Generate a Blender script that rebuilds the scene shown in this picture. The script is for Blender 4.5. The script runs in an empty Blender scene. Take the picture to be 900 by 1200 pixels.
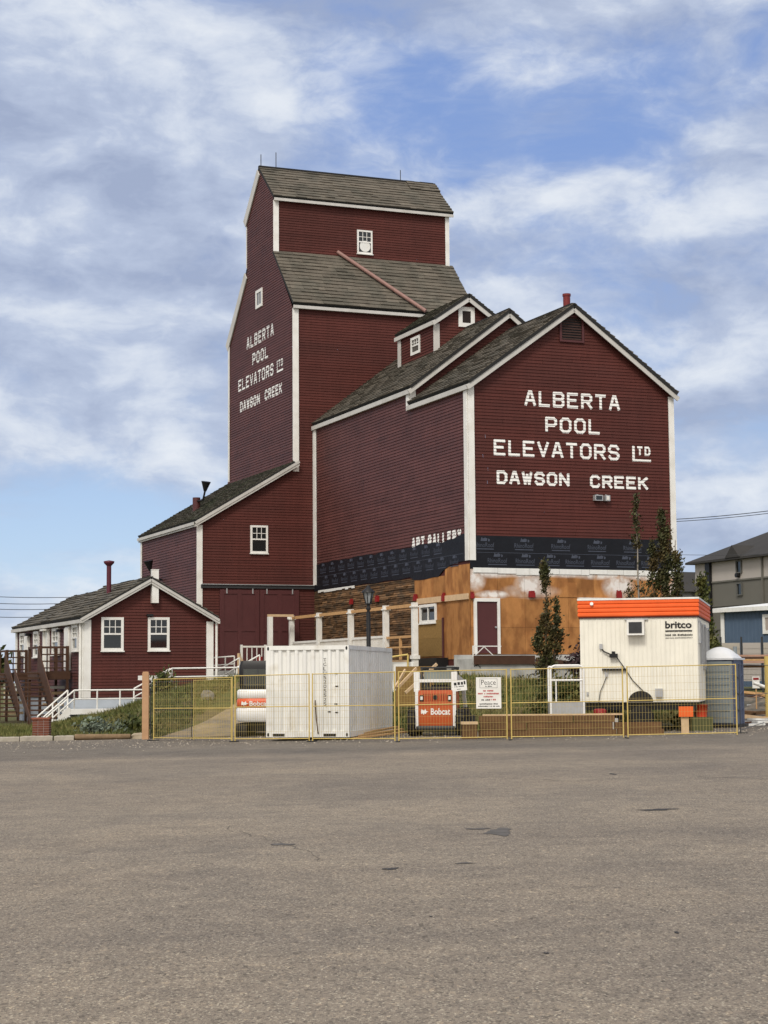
import bpy, math, random
import numpy as np
from mathutils import Vector, Matrix
R = math.radians
rnd = random.Random(7)
sc = bpy.context.scene
col = sc.collection

# ------------------------------------------------------------------ camera
FPX, PITCH, ROLL = 2137.9, R(5.274), R(-0.4254)
cp, sp, cr, sr = math.cos(PITCH), math.sin(PITCH), math.cos(ROLL), math.sin(ROLL)
FW = Vector((0, cp, sp)); UP0 = Vector((0, -sp, cp)); X0 = Vector((1, 0, 0))
CX = X0*cr + UP0*sr
CU = X0*(-sr) + UP0*cr
EYE = Vector((0, 0, 1.6))
cd = bpy.data.cameras.new('camera'); cam = bpy.data.objects.new('camera', cd); col.objects.link(cam)
cd.sensor_fit = 'VERTICAL'; cd.sensor_height = 36.0; cd.lens = 36.0*FPX/1200.0
cd.clip_start = 0.1; cd.clip_end = 8000
m = Matrix.Identity(4)
for i in range(3):
    m[i][0] = CX[i]; m[i][1] = CU[i]; m[i][2] = -FW[i]; m[i][3] = EYE[i]
cam.matrix_world = m
sc.camera = cam

# ------------------------------------------------------------------ exposure, sun, sky
sc.view_settings.view_transform = 'Standard'; sc.view_settings.look = 'None'
sc.view_settings.gamma = 1.0; sc.view_settings.use_curve_mapping = False
sc.view_settings.exposure = 0.25
SUN_EL, SUN_AZ = R(46), R(197)          # azimuth measured clockwise from +Y; the sun stands behind the camera
sd = bpy.data.lights.new('sun', 'SUN'); sun = bpy.data.objects.new('sun', sd); col.objects.link(sun)
sd.energy = 1.75; sd.angle = R(14); sd.color = (1.0, 0.94, 0.85)
sdir = Vector((math.sin(SUN_AZ)*math.cos(SUN_EL), math.cos(SUN_AZ)*math.cos(SUN_EL), math.sin(SUN_EL)))
sun.rotation_euler = sdir.to_track_quat('Z', 'Y').to_euler()
sun.location = (-20, -40, 60)

def build_world():
    w = bpy.data.worlds.new('World'); sc.world = w; w.use_nodes = True
    nt = w.node_tree; N = nt.nodes; L = nt.links; N.clear()
    def nd(t, **k):
        n = N.new(t)
        for a, b in k.items(): setattr(n, a, b)
        return n
    def math_(op, a, b=None, c=None, clamp=False):
        n = nd('ShaderNodeMath', operation=op, use_clamp=clamp)
        for i, v in enumerate((a, b, c)):
            if v is None: continue
            if isinstance(v, (int, float)): n.inputs[i].default_value = v
            else: L.new(v, n.inputs[i])
        return n.outputs[0]
    tc = nd('ShaderNodeTexCoord')
    sky = nd('ShaderNodeTexSky', sky_type='NISHITA', sun_disc=False)
    sky.sun_elevation = SUN_EL; sky.sun_rotation = SUN_AZ
    sky.altitude = 600; sky.air_density = 1.0; sky.dust_density = 0.6; sky.ozone_density = 1.6
    bg = nd('ShaderNodeBackground'); bg.inputs[1].default_value = 0.105
    L.new(sky.outputs[0], bg.inputs[0])
    def vec(sx, sz, off=(0, 0, 0), warp=0.0, wscale=1.0):
        mp = nd('ShaderNodeMapping'); mp.inputs['Scale'].default_value = (sx, sx, sz); mp.inputs['Location'].default_value = off
        L.new(tc.outputs['Generated'], mp.inputs[0])
        if not warp: return mp.outputs[0]
        n = nd('ShaderNodeTexNoise'); n.inputs['Scale'].default_value = wscale; n.inputs['Detail'].default_value = 4; L.new(mp.outputs[0], n.inputs['Vector'])
        q = nd('ShaderNodeVectorMath', operation='SUBTRACT'); L.new(n.outputs['Color'], q.inputs[0]); q.inputs[1].default_value = (0.5, 0.5, 0.5)
        q2 = nd('ShaderNodeVectorMath', operation='SCALE'); L.new(q.outputs[0], q2.inputs[0]); q2.inputs['Scale'].default_value = warp
        q3 = nd('ShaderNodeVectorMath', operation='ADD'); L.new(mp.outputs[0], q3.inputs[0]); L.new(q2.outputs[0], q3.inputs[1])
        return q3.outputs[0]
    def noise(v, scale=1.0, detail=8.0, rough=0.58, lift=None):
        if lift:
            q = nd('ShaderNodeVectorMath', operation='ADD'); L.new(v, q.inputs[0]); q.inputs[1].default_value = lift; v = q.outputs[0]
        n = nd('ShaderNodeTexNoise'); n.inputs['Scale'].default_value = scale; n.inputs['Detail'].default_value = detail
        n.inputs['Roughness'].default_value = rough; L.new(v, n.inputs['Vector'])
        return n.outputs['Fac']
    v1 = vec(10.0, 19.0, (0.3, 0.1, 0.7), 0.55, 1.1)
    d1 = noise(v1, 1.0, 10.0, 0.60)
    d2 = noise(v1, 1.0, 6.0, 0.55, (0.10, 0.0, 0.42))
    broad = noise(vec(5.0, 12.0, (4.2, 1.1, 2.6)), 1.0, 4.0, 0.5)
    wisp = noise(vec(9.0, 40.0, (7.7, 1.0, 4.0), 0.8, 0.8), 1.0, 9.0, 0.62)
    # where the sky is more and less covered: soft regions given by direction
    def blob(az, el, raz, rel, amp):
        c = (math.sin(R(az))*math.cos(R(el)), math.cos(R(az))*math.cos(R(el)), math.sin(R(el)))
        s = nd('ShaderNodeVectorMath', operation='SUBTRACT'); L.new(tc.outputs['Generated'], s.inputs[0]); s.inputs[1].default_value = c
        q = nd('ShaderNodeVectorMath', operation='MULTIPLY'); L.new(s.outputs[0], q.inputs[0]); q.inputs[1].default_value = (1/R(raz), 1/R(raz)*0.5, 1/R(rel))
        l = nd('ShaderNodeVectorMath', operation='LENGTH'); L.new(q.outputs[0], l.inputs[0])
        mr = nd('ShaderNodeMapRange', interpolation_type='SMOOTHSTEP'); L.new(l.outputs['Value'], mr.inputs[0])
        mr.inputs[1].default_value = 0; mr.inputs[2].default_value = 1; mr.inputs[3].default_value = amp; mr.inputs[4].default_value = 0
        return mr.outputs[0]
    tot = None
    for b in BLOBS:
        v = blob(*b); tot = v if tot is None else math_('ADD', tot, v)
    # added unseen cloud round the sun: bright, warm, closed, to neutralise ambient light
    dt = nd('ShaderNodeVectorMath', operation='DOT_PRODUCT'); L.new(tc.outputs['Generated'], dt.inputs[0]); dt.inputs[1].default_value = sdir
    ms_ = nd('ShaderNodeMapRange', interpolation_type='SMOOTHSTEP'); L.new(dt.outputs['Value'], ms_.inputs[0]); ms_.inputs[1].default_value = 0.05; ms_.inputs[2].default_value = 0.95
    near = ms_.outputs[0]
    cov = math_('ADD', math_('MULTIPLY', d1, 0.75), math_('MULTIPLY', broad, 0.45))
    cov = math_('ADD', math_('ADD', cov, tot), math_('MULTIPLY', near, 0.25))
    mr = nd('ShaderNodeMapRange', interpolation_type='SMOOTHSTEP'); L.new(cov, mr.inputs[0])
    mr.inputs[1].default_value = 0.40; mr.inputs[2].default_value = 0.68
    mw = nd('ShaderNodeMapRange', interpolation_type='SMOOTHSTEP'); L.new(math_('ADD', wisp, math_('MULTIPLY', tot, 0.6)), mw.inputs[0])
    mw.inputs[1].default_value = 0.36; mw.inputs[2].default_value = 0.70; mw.inputs[4].default_value = 0.60
    amount = math_('MAXIMUM', mr.outputs[0], mw.outputs[0])
    # lit and shaded cloud: thinner above than here means a lit top
    sh = math_('ADD', math_('MULTIPLY', math_('SUBTRACT', d1, d2), 1.55), math_('ADD', math_('MULTIPLY', math_('SUBTRACT', broad, 0.5), 0.5), 0.47))
    sh = math_('ADD', sh, math_('MULTIPLY', math_('SUBTRACT', wisp, 0.5), 0.35))
    cr_ = nd('ShaderNodeValToRGB'); L.new(sh, cr_.inputs[0])
    e = cr_.color_ramp.elements
    e[0].position = 0.20; e[0].color = (0.31, 0.365, 0.50, 1)
    e[1].position = 0.82; e[1].color = (0.68, 0.715, 0.765, 1)
    x = e.new(0.45); x.color = (0.42, 0.48, 0.61, 1)
    x = e.new(0.62); x.color = (0.56, 0.61, 0.70, 1)
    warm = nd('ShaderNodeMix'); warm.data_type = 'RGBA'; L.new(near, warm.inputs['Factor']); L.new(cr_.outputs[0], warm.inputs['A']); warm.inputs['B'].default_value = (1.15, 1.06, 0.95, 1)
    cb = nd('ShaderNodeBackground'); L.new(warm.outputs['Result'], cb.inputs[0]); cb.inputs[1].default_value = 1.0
    veil = nd('ShaderNodeBackground'); veil.inputs[0].default_value = (0.20, 0.305, 0.60, 1)
    sz_ = nd('ShaderNodeSeparateXYZ'); L.new(tc.outputs['Generated'], sz_.inputs[0])
    hz = nd('ShaderNodeMapRange', interpolation_type='SMOOTHSTEP'); L.new(sz_.outputs['Z'], hz.inputs[0]); hz.inputs[1].default_value = 0.0; hz.inputs[2].default_value = 0.26
    hm_ = nd('ShaderNodeMix'); hm_.data_type = 'RGBA'; L.new(hz.outputs[0], hm_.inputs['Factor']); hm_.inputs['A'].default_value = (0.40, 0.535, 0.74, 1); hm_.inputs['B'].default_value = (0.195, 0.295, 0.59, 1); L.new(hm_.outputs['Result'], veil.inputs[0])
    vx = nd('ShaderNodeMixShader'); vx.inputs[0].default_value = 0.72; L.new(bg.outputs[0], vx.inputs[1]); L.new(veil.outputs[0], vx.inputs[2])
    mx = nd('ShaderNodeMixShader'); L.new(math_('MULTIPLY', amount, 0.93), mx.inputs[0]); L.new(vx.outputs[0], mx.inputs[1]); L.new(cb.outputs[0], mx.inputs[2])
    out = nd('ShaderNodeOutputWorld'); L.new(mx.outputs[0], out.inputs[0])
# azimuth, elevation (deg), radii, amount
BLOBS = [(-8, 16.8, 11, 7, 0.17), (-8.6, 10, 10, 5, 0.13), (4, 17.3, 9, 3.6, -0.15), (-1, 18, 5, 3, -0.08), (6, 20.6, 9, 2.0, 0.10), (6.4, 15.3, 3.6, 1.3, 0.15), (11.3, 16, 3, 1.6, 0.15),
         (9.4, 10.6, 10, 5, 0.11), (-9.4, 4.6, 11, 3.2, -0.24), (10.5, 4.5, 6, 3, 0.03)]
build_world()

# ------------------------------------------------------------------ helpers
def P(px, py, Y):
    """world point seen at a pixel of the 900x1200 photograph, at depth Y"""
    d = CX*((px-450)/FPX) - CU*((py-600)/FPX) + FW
    return EYE + d*(Y/d.y)

def clip_poly(poly, z0, z1):
    def cut(p, c, keep_above):
        out = []
        for i in range(len(p)):
            a, b = p[i], p[(i+1) % len(p)]
            ia = (a[1] >= c-1e-9) if keep_above else (a[1] <= c+1e-9)
            ib = (b[1] >= c-1e-9) if keep_above else (b[1] <= c+1e-9)
            if ia: out.append(a)
            if ia != ib:
                t = (c-a[1])/(b[1]-a[1]); out.append((a[0]+t*(b[0]-a[0]), c))
        return out
    q = cut(poly, z0, True)
    return cut(q, z1, False) if len(q) > 2 else []

class MB:
    def __init__(s): s.v = []; s.f = []; s.m = []; s.sh = []; s.smooth = []
    def face(s, pts, mat=0, sh=1.0, smooth=False):
        n = len(s.v); s.v += [tuple(p) for p in pts]; s.f.append(tuple(range(n, n+len(pts)))); s.m.append(mat); s.sh.append(sh); s.smooth.append(smooth)
    def mesh(s, verts, faces, mat=0, sh=1.0, smooth=False):
        n = len(s.v); s.v += [tuple(p) for p in verts]
        for f in faces: s.f.append(tuple(i+n for i in f)); s.m.append(mat); s.sh.append(sh); s.smooth.append(smooth)
    def hexa(s, c, mat=0, sh=1.0):      # c: 8 corners, bottom 4 then top 4
        s.mesh(c, [(3, 2, 1, 0), (4, 5, 6, 7), (0, 1, 5, 4), (1, 2, 6, 5), (2, 3, 7, 6), (3, 0, 4, 7)], mat, sh)
    def box(s, x0, x1, y0, y1, z0, z1, mat=0, sh=1.0):
        s.hexa([(x0, y0, z0), (x1, y0, z0), (x1, y1, z0), (x0, y1, z0), (x0, y0, z1), (x1, y0, z1), (x1, y1, z1), (x0, y1, z1)], mat, sh)
    def mbox(s, mp, s0, s1, d0, d1, z0, z1, mat=0, sh=1.0):
        s.hexa([mp(s0, d0, z0), mp(s1, d0, z0), mp(s1, d1, z0), mp(s0, d1, z0), mp(s0, d0, z1), mp(s1, d0, z1), mp(s1, d1, z1), mp(s0, d1, z1)], mat, sh)
    def bar(s, p, q, w, t, up=(0, 0, 1), mat=0, sh=1.0):   # w across (along up), t sideways
        p = Vector(p); q = Vector(q); a = (q-p).normalized(); u = Vector(up); u = (u-a*u.dot(a))
        if u.length < 1e-6: u = a.orthogonal()
        u.normalize(); k = a.cross(u)
        c = []
        for o in (p, q):
            c += [o - u*w/2 - k*t/2, o + u*w/2 - k*t/2, o + u*w/2 + k*t/2, o - u*w/2 + k*t/2]
        s.hexa(c, mat, sh)
    def tube(s, p, q, r, n=10, r2=None, mat=0, sh=1.0, cap=True):
        p = Vector(p); q = Vector(q); r2 = r if r2 is None else r2; a = (q-p).normalized(); u = a.orthogonal().normalized(); k = a.cross(u)
        vs = []
        for o, rr in ((p, r), (q, r2)):
            vs += [o + (u*math.cos(2*math.pi*i/n) + k*math.sin(2*math.pi*i/n))*rr for i in range(n)]
        s.mesh(vs, [(i, (i+1) % n, n+(i+1) % n, n+i) for i in range(n)], mat, sh, True)
        if cap: s.face(vs[:n][::-1], mat, sh); s.face(vs[n:], mat, sh)
    def path(s, pts, r, n=8, mat=0):
        for a, b in zip(pts, pts[1:]): s.tube(a, b, r, n, mat=mat)
    def prism(s, poly, mp, d0, d1, mat=0, sh=1.0):        # poly (s,z) extruded along d
        n = len(poly); vs = [mp(a, d0, b) for a, b in poly] + [mp(a, d1, b) for a, b in poly]
        s.mesh(vs, [tuple(range(n))[::-1], tuple(range(n, 2*n))] + [(i, (i+1) % n, n+(i+1) % n, n+i) for i in range(n)], mat, sh)
    def lathe(s, prof, c, n=24, mat=0, axis='z', smooth=True):
        vs = []
        for r, h in prof:
            for i in range(n):
                a = 2*math.pi*i/n; x, y = r*math.cos(a), r*math.sin(a)
                vs.append((c[0]+x, c[1]+y, c[2]+h) if axis == 'z' else ((c[0]+x, c[1]+h, c[2]+y) if axis == 'y' else (c[0]+h, c[1]+x, c[2]+y)))
        s.mesh(vs, [(j*n+i, j*n+(i+1) % n, (j+1)*n+(i+1) % n, (j+1)*n+i) for j in range(len(prof)-1) for i in range(n)], mat, 1.0, smooth)
        s.face(vs[:n], mat); s.face(vs[-n:], mat)
    def build_each(s, name, mats, parent=None):
        """every connected piece becomes a part of its own"""
        par = list(range(len(s.v)))
        def fd(a):
            while par[a] != a: par[a] = par[par[a]]; a = par[a]
            return a
        for f in s.f:
            for i in f[1:]: par[fd(i)] = fd(f[0])
        gr = {}
        for k, f in enumerate(s.f): gr.setdefault(fd(f[0]), []).append(k)
        out = []
        for fs in gr.values():
            b = MB(); mp_ = {}
            for k in fs:
                idx = []
                for i in s.f[k]:
                    if i not in mp_: mp_[i] = len(b.v); b.v.append(s.v[i])
                    idx.append(mp_[i])
                b.f.append(tuple(idx)); b.m.append(s.m[k]); b.sh.append(s.sh[k]); b.smooth.append(s.smooth[k])
            out.append(b.build(name, mats, parent))
        return out
    def build(s, name, mats, parent=None):
        me = bpy.data.meshes.new(name); me.from_pydata(s.v, [], s.f)
        if not isinstance(mats, (list, tuple)): mats = [mats]
        for mm in mats: me.materials.append(mm)
        me.polygons.foreach_set('material_index', s.m)
        me.polygons.foreach_set('use_smooth', s.smooth)
        at = me.attributes.new('shade', 'FLOAT', 'FACE'); at.data.foreach_set('value', s.sh)
        me.update()
        o = bpy.data.objects.new(name, me); col.objects.link(o)
        if parent is not None: o.parent = parent
        return o

def tag(o, label=None, cat=None, group=None, kind=None):
    if label: o['label'] = label
    if cat: o['category'] = cat
    if group: o['group'] = group
    if kind: o['kind'] = kind
    return o
def thing(name, label, cat, loc=(0, 0, 0), rz=0.0, group=None):
    o = bpy.data.objects.new(name, None); col.objects.link(o); o.location = loc; o.rotation_euler = (0, 0, rz); o.empty_display_size = 0.3
    return tag(o, label, cat, group)
def copy_thing(o, loc=None, rz=None, label=None, parent=None):
    c = o.copy(); col.objects.link(c)
    if parent is not None: c.parent = parent
    if loc is not None: c.location = loc
    if rz is not None: c.rotation_euler = (0, 0, rz)
    if label: c['label'] = label
    for ch in list(o.children): copy_thing(ch, parent=c)
    return c

# ------------------------------------------------------------------ materials
MATS = {}
def M(name, rgb, rough=0.6, var=0.15, scale=3.0, spec=0.3, attr=True, bump=0.0, bscale=40.0, metal=0.0, rgb2=None, s2=1.0, lo=0.45, hi=0.6, stretch=(1, 1, 1), streak=0.0):
    if name in MATS: return MATS[name]
    m = bpy.data.materials.new(name); MATS[name] = m; m.use_nodes = True
    nt = m.node_tree; N = nt.nodes; L = nt.links
    b = N['Principled BSDF']; b.inputs['Roughness'].default_value = rough; b.inputs['Specular IOR Level'].default_value = spec; b.inputs['Metallic'].default_value = metal
    tc = N.new('ShaderNodeTexCoord'); mp = N.new('ShaderNodeMapping'); mp.inputs['Scale'].default_value = stretch; L.new(tc.outputs['Object'], mp.inputs[0])
    def noise(s, d=5, r=0.55):
        n = N.new('ShaderNodeTexNoise'); n.inputs['Scale'].default_value = s; n.inputs['Detail'].default_value = d; n.inputs['Roughness'].default_value = r
        L.new(mp.outputs[0], n.inputs['Vector']); return n.outputs['Fac']
    base = N.new('ShaderNodeRGB'); base.outputs[0].default_value = (*rgb, 1); c = base.outputs[0]
    if rgb2:
        mx = N.new('ShaderNodeMix'); mx.data_type = 'RGBA'
        r = N.new('ShaderNodeMapRange'); L.new(noise(s2), r.inputs[0]); r.inputs[1].default_value = lo; r.inputs[2].default_value = hi
        L.new(r.outputs[0], mx.inputs['Factor']); L.new(c, mx.inputs['A']); mx.inputs['B'].default_value = (*rgb2, 1); c = mx.outputs['Result']
    # value variation
    r = N.new('ShaderNodeMapRange'); L.new(noise(scale, 6, 0.6), r.inputs[0]); r.inputs[1].default_value = 0.25; r.inputs[2].default_value = 0.75; r.inputs[3].default_value = 1-var; r.inputs[4].default_value = 1+var
    f = r.outputs[0]
    if streak:
        ms2 = N.new('ShaderNodeMapping'); ms2.inputs['Scale'].default_value = (5.0, 5.0, 0.35); L.new(tc.outputs['Object'], ms2.inputs[0])
        n2 = N.new('ShaderNodeTexNoise'); n2.inputs['Scale'].default_value = 1.0; n2.inputs['Detail'].default_value = 6; n2.inputs['Roughness'].default_value = 0.65; L.new(ms2.outputs[0], n2.inputs['Vector'])
        r2 = N.new('ShaderNodeMapRange'); L.new(n2.outputs['Fac'], r2.inputs[0]); r2.inputs[1].default_value = 0.3; r2.inputs[2].default_value = 0.7; r2.inputs[3].default_value = 1-streak; r2.inputs[4].default_value = 1+streak
        mu2 = N.new('ShaderNodeMath'); mu2.operation = 'MULTIPLY'; L.new(f, mu2.inputs[0]); L.new(r2.outputs[0], mu2.inputs[1]); f = mu2.outputs[0]
    if attr:
        a = N.new('ShaderNodeAttribute'); a.attribute_name = 'shade'
        mu = N.new('ShaderNodeMath'); mu.operation = 'MULTIPLY'; L.new(f, mu.inputs[0]); L.new(a.outputs['Fac'], mu.inputs[1]); f = mu.outputs[0]
    vm = N.new('ShaderNodeVectorMath'); vm.operation = 'SCALE'; L.new(c, vm.inputs[0]); L.new(f, vm.inputs['Scale'])
    L.new(vm.outputs[0], b.inputs['Base Color'])
    if bump:
        bp = N.new('ShaderNodeBump'); bp.inputs['Strength'].default_value = bump; bp.inputs['Distance'].default_value = 0.02
        L.new(noise(bscale, 4), bp.inputs['Height']); L.new(bp.outputs[0], b.inputs['Normal'])
    return m

red = M('red_siding', (0.088, 0.0255, 0.0205), 0.65, 0.16, 0.7, 0.18, rgb2=(0.074, 0.023, 0.019), s2=0.35, stretch=(1, 1, 2.5), streak=0.10)
redl = M('red_siding_weathered_sky_sheen', (0.100, 0.037, 0.033), 0.6, 0.14, 0.7, 0.25, rgb2=(0.085, 0.032, 0.029), s2=0.4, stretch=(1, 1, 2.5), streak=0.10)  # left walls: weathering plus grazing sky reflection painted in as paler, greyer red
reddoor = M('maroon_door', (0.082, 0.026, 0.027), 0.5, 0.10, 1.5)
fasciap = M('aged_shaded_white_paint', (0.54, 0.53, 0.505), 0.6, 0.08, 3, rgb2=(0.48, 0.47, 0.44), s2=1.5, streak=0.05)  # white dulled for age and for eave shade painted into it
white = M('white_paint', (0.78, 0.78, 0.75), 0.5, 0.05, 4, rgb2=(0.70, 0.69, 0.65), s2=2.0)
wletter = M('white_letter_paint', (0.80, 0.80, 0.77), 0.55, 0.06, 6)
shingle = M('weathered_shingle', (0.125, 0.110, 0.088), 0.85, 0.22, 2.2, 0.2, rgb2=(0.100, 0.092, 0.074), s2=0.9, bump=0.5, bscale=60)
shingle_dark = M('shed_shingle', (0.085, 0.078, 0.062), 0.85, 0.22, 2.0, 0.2, rgb2=(0.07, 0.075, 0.05), s2=0.8, bump=0.5, bscale=60)
roofedge = M('dark_roof_edge', (0.02, 0.02, 0.02), 0.8, 0.2, 4)
glass = M('window_glass', (0.012, 0.015, 0.016), 0.04, 0.1, 1, 0.6)
glass_grey = M('grey_pane', (0.10, 0.10, 0.09), 0.08, 0.2, 2, 0.6)  # paler grey pane than the plain window glass
blackm = M('black_metal', (0.012, 0.012, 0.013), 0.45, 0.2, 5)
steel = M('galvanised_steel', (0.42, 0.43, 0.44), 0.4, 0.15, 5, 0.5, metal=0.4)
paper = M('black_building_paper', (0.008, 0.009, 0.013), 0.5, 0.25, 1.2, 0.22, bump=0.9, bscale=2.6)
paperink = M('printed_grey_ink', (0.06, 0.07, 0.098), 0.5, 0.2, 6)
brownwood = M('brown_stained_wood', (0.068, 0.033, 0.019), 0.7, 0.25, 4, bump=0.2, bscale=30)
sheath = M('old_brown_boards', (0.150, 0.085, 0.042), 0.85, 0.30, 2.5, 0.2, rgb2=(0.085, 0.058, 0.036), s2=1.3, bump=0.5, bscale=25, stretch=(1, 1, 3))
concrete = M('pale_concrete', (0.42, 0.42, 0.40), 0.85, 0.18, 2, 0.2, rgb2=(0.25, 0.25, 0.24), s2=1.2, lo=0.5, hi=0.75, bump=0.3, bscale=20)
greyskirt = M('grey_painted_skirt', (0.36, 0.40, 0.45), 0.7, 0.1, 2)
lumber = M('fresh_lumber', (0.50, 0.30, 0.14), 0.75, 0.2, 6, 0.2, stretch=(1, 1, 1))
lumber_pale = M('pale_lumber', (0.58, 0.42, 0.26), 0.75, 0.15, 5, 0.2)
timberm = M('landscape_timber', (0.135, 0.075, 0.036), 0.85, 0.3, 3, 0.2, bump=0.4, bscale=25)
osb = M('osb_board', (0.235, 0.145, 0.05), 0.8, 0.25, 14, 0.2, bump=0.3, bscale=30)
yellow = M('yellow_fence_paint', (0.56, 0.42, 0.13), 0.45, 0.12, 6, 0.4)
yelwire = M('yellow_wire', (0.48, 0.37, 0.13), 0.5, 0.1, 6, 0.3)
darksteel = M('dark_steel', (0.035, 0.037, 0.04), 0.5, 0.2, 6)
orange = M('orange_paint', (0.46, 0.085, 0.022), 0.42, 0.12, 3, 0.4)
orange_cap = M('orange_fascia', (0.78, 0.115, 0.016), 0.5, 0.08, 3, 0.4)
rubber = M('tyre_rubber', (0.018, 0.017, 0.016), 0.85, 0.3, 6)
redtape = M('red_tape', (0.24, 0.014, 0.014), 0.5, 0.2, 5)
cream = M('cream_metal_siding', (0.78, 0.76, 0.67), 0.5, 0.06, 2, 0.35, streak=0.06)
contw = M('white_container_paint', (0.74, 0.745, 0.72), 0.5, 0.07, 1.5, 0.35, rgb2=(0.56, 0.53, 0.45), s2=1.6, lo=0.55, hi=0.80, streak=0.07)
ink = M('black_ink', (0.015, 0.015, 0.016), 0.6, 0.1, 5)
rodm = M('rod_steel', (0.05, 0.05, 0.055), 0.5, 0.1, 5)
pipem = M('faded_pink_pipe', (0.26, 0.15, 0.13), 0.55, 0.15, 4)

def plywood_mat():
    m = M('plywood', (0.40, 0.185, 0.062), 0.75, 0.16, 5.0, 0.2, rgb2=(0.27, 0.115, 0.038), s2=1.8, stretch=(1, 1, 0.55), bump=0.08, bscale=60)
    return m
ply = plywood_mat()
def overspray_mat(name, centres, band=None):
    """plywood with white foam and primer that has been brushed and sprayed on it"""
    m = plywood_mat().copy(); m.name = name
    nt = m.node_tree; N = nt.nodes; L = nt.links; b = N['Principled BSDF']
    src = b.inputs['Base Color'].links[0].from_socket
    tc = N.new('ShaderNodeTexCoord')
    nz = N.new('ShaderNodeTexNoise'); nz.inputs['Scale'].default_value = 3.4; nz.inputs['Detail'].default_value = 6; L.new(tc.outputs['Object'], nz.inputs['Vector'])
    def mth(op, a, bb, clamp=False):
        n = N.new('ShaderNodeMath'); n.operation = op; n.use_clamp = clamp
        for i, v in enumerate((a, bb)):
            if isinstance(v, (int, float)): n.inputs[i].default_value = v
            else: L.new(v, n.inputs[i])
        return n.outputs[0]
    tot = None
    for (x, z, rx, rz, amp) in centres:
        s = N.new('ShaderNodeVectorMath'); s.operation = 'SUBTRACT'; L.new(tc.outputs['Object'], s.inputs[0]); s.inputs[1].default_value = (x, 0, z)
        q = N.new('ShaderNodeVectorMath'); q.operation = 'MULTIPLY'; L.new(s.outputs[0], q.inputs[0]); q.inputs[1].default_value = (1/rx, 0, 1/rz)
        l = N.new('ShaderNodeVectorMath'); l.operation = 'LENGTH'; L.new(q.outputs[0], l.inputs[0])
        v = mth('MULTIPLY', mth('SUBTRACT', 1.0, l.outputs['Value'], True), amp)
        tot = v if tot is None else mth('MAXIMUM', tot, v)
    f = mth('MULTIPLY', tot, mth('ADD', mth('MULTIPLY', nz.outputs['Fac'], 3.4), -0.75), True)
    mx = N.new('ShaderNodeMix'); mx.data_type = 'RGBA'; L.new(f, mx.inputs['Factor']); L.new(src, mx.inputs['A']); mx.inputs['B'].default_value = (0.74, 0.71, 0.68, 1)
    L.new(mx.outputs['Result'], b.inputs['Base Color'])
    return m

# ------------------------------------------------------------------ building helpers
PITCHB = 0.135
def mapF(v, sgn=-1): return lambda s, d, z: (s, v+sgn*d, z)      # wall across, facing the camera (sgn -1)
def mapL(u, sgn=-1): return lambda s, d, z: (u+sgn*d, s, z)      # wall along, facing left (sgn -1)
def clap(mb, poly, mp, pitch=PITCHB, lip=0.031, top=0.004, extra=0.0, mat=0, rs=11, var=0.07, underside=True, phase=0.0, joints=True):
    zs = [p[1] for p in poly]; k0 = math.floor((min(zs)-phase)/pitch); k1 = math.ceil((max(zs)-phase)/pitch)
    for k in range(k0, k1):
        a = k*pitch+phase; b = a+pitch
        q = clip_poly(poly, a, b)
        if len(q) < 3: continue
        off = lambda z: top + (lip-top)*(b-z)/pitch + extra
        sh = 1 + var*(2*random.Random(k*977+rs).random()-1)
        ss = [p[0] for p in q]; lo_s, hi_s = min(ss), max(ss)
        if joints and hi_s-lo_s > 1.5:
            rj = random.Random(k*131+rs*7); x = lo_s+0.4+3.4*rj.random(); cuts = [lo_s]
            while x < hi_s-0.4: cuts.append(x); x += 2.4+2.6*rj.random()
            cuts.append(hi_s)
            for i, (ca, cb2) in enumerate(zip(cuts, cuts[1:])):
                qq = clip_poly([(z_, s_) for s_, z_ in q], ca+(0.003 if i else -1), cb2-(0.003 if i < len(cuts)-2 else -1))
                if len(qq) > 2: mb.face([mp(s_, off(z_), z_) for z_, s_ in qq], mat, sh*(1+var*0.8*(2*rj.random()-1)))
        else: mb.face([mp(s, off(z), z) for s, z in q], mat, sh)
        if underside:
            lo = [s for s, z in q if abs(z-a) < 1e-6]
            if len(lo) > 1: mb.face([mp(min(lo), top*0.5, a), mp(max(lo), top*0.5, a), mp(max(lo), lip+extra, a), mp(min(lo), lip+extra, a)], mat, sh)
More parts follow.
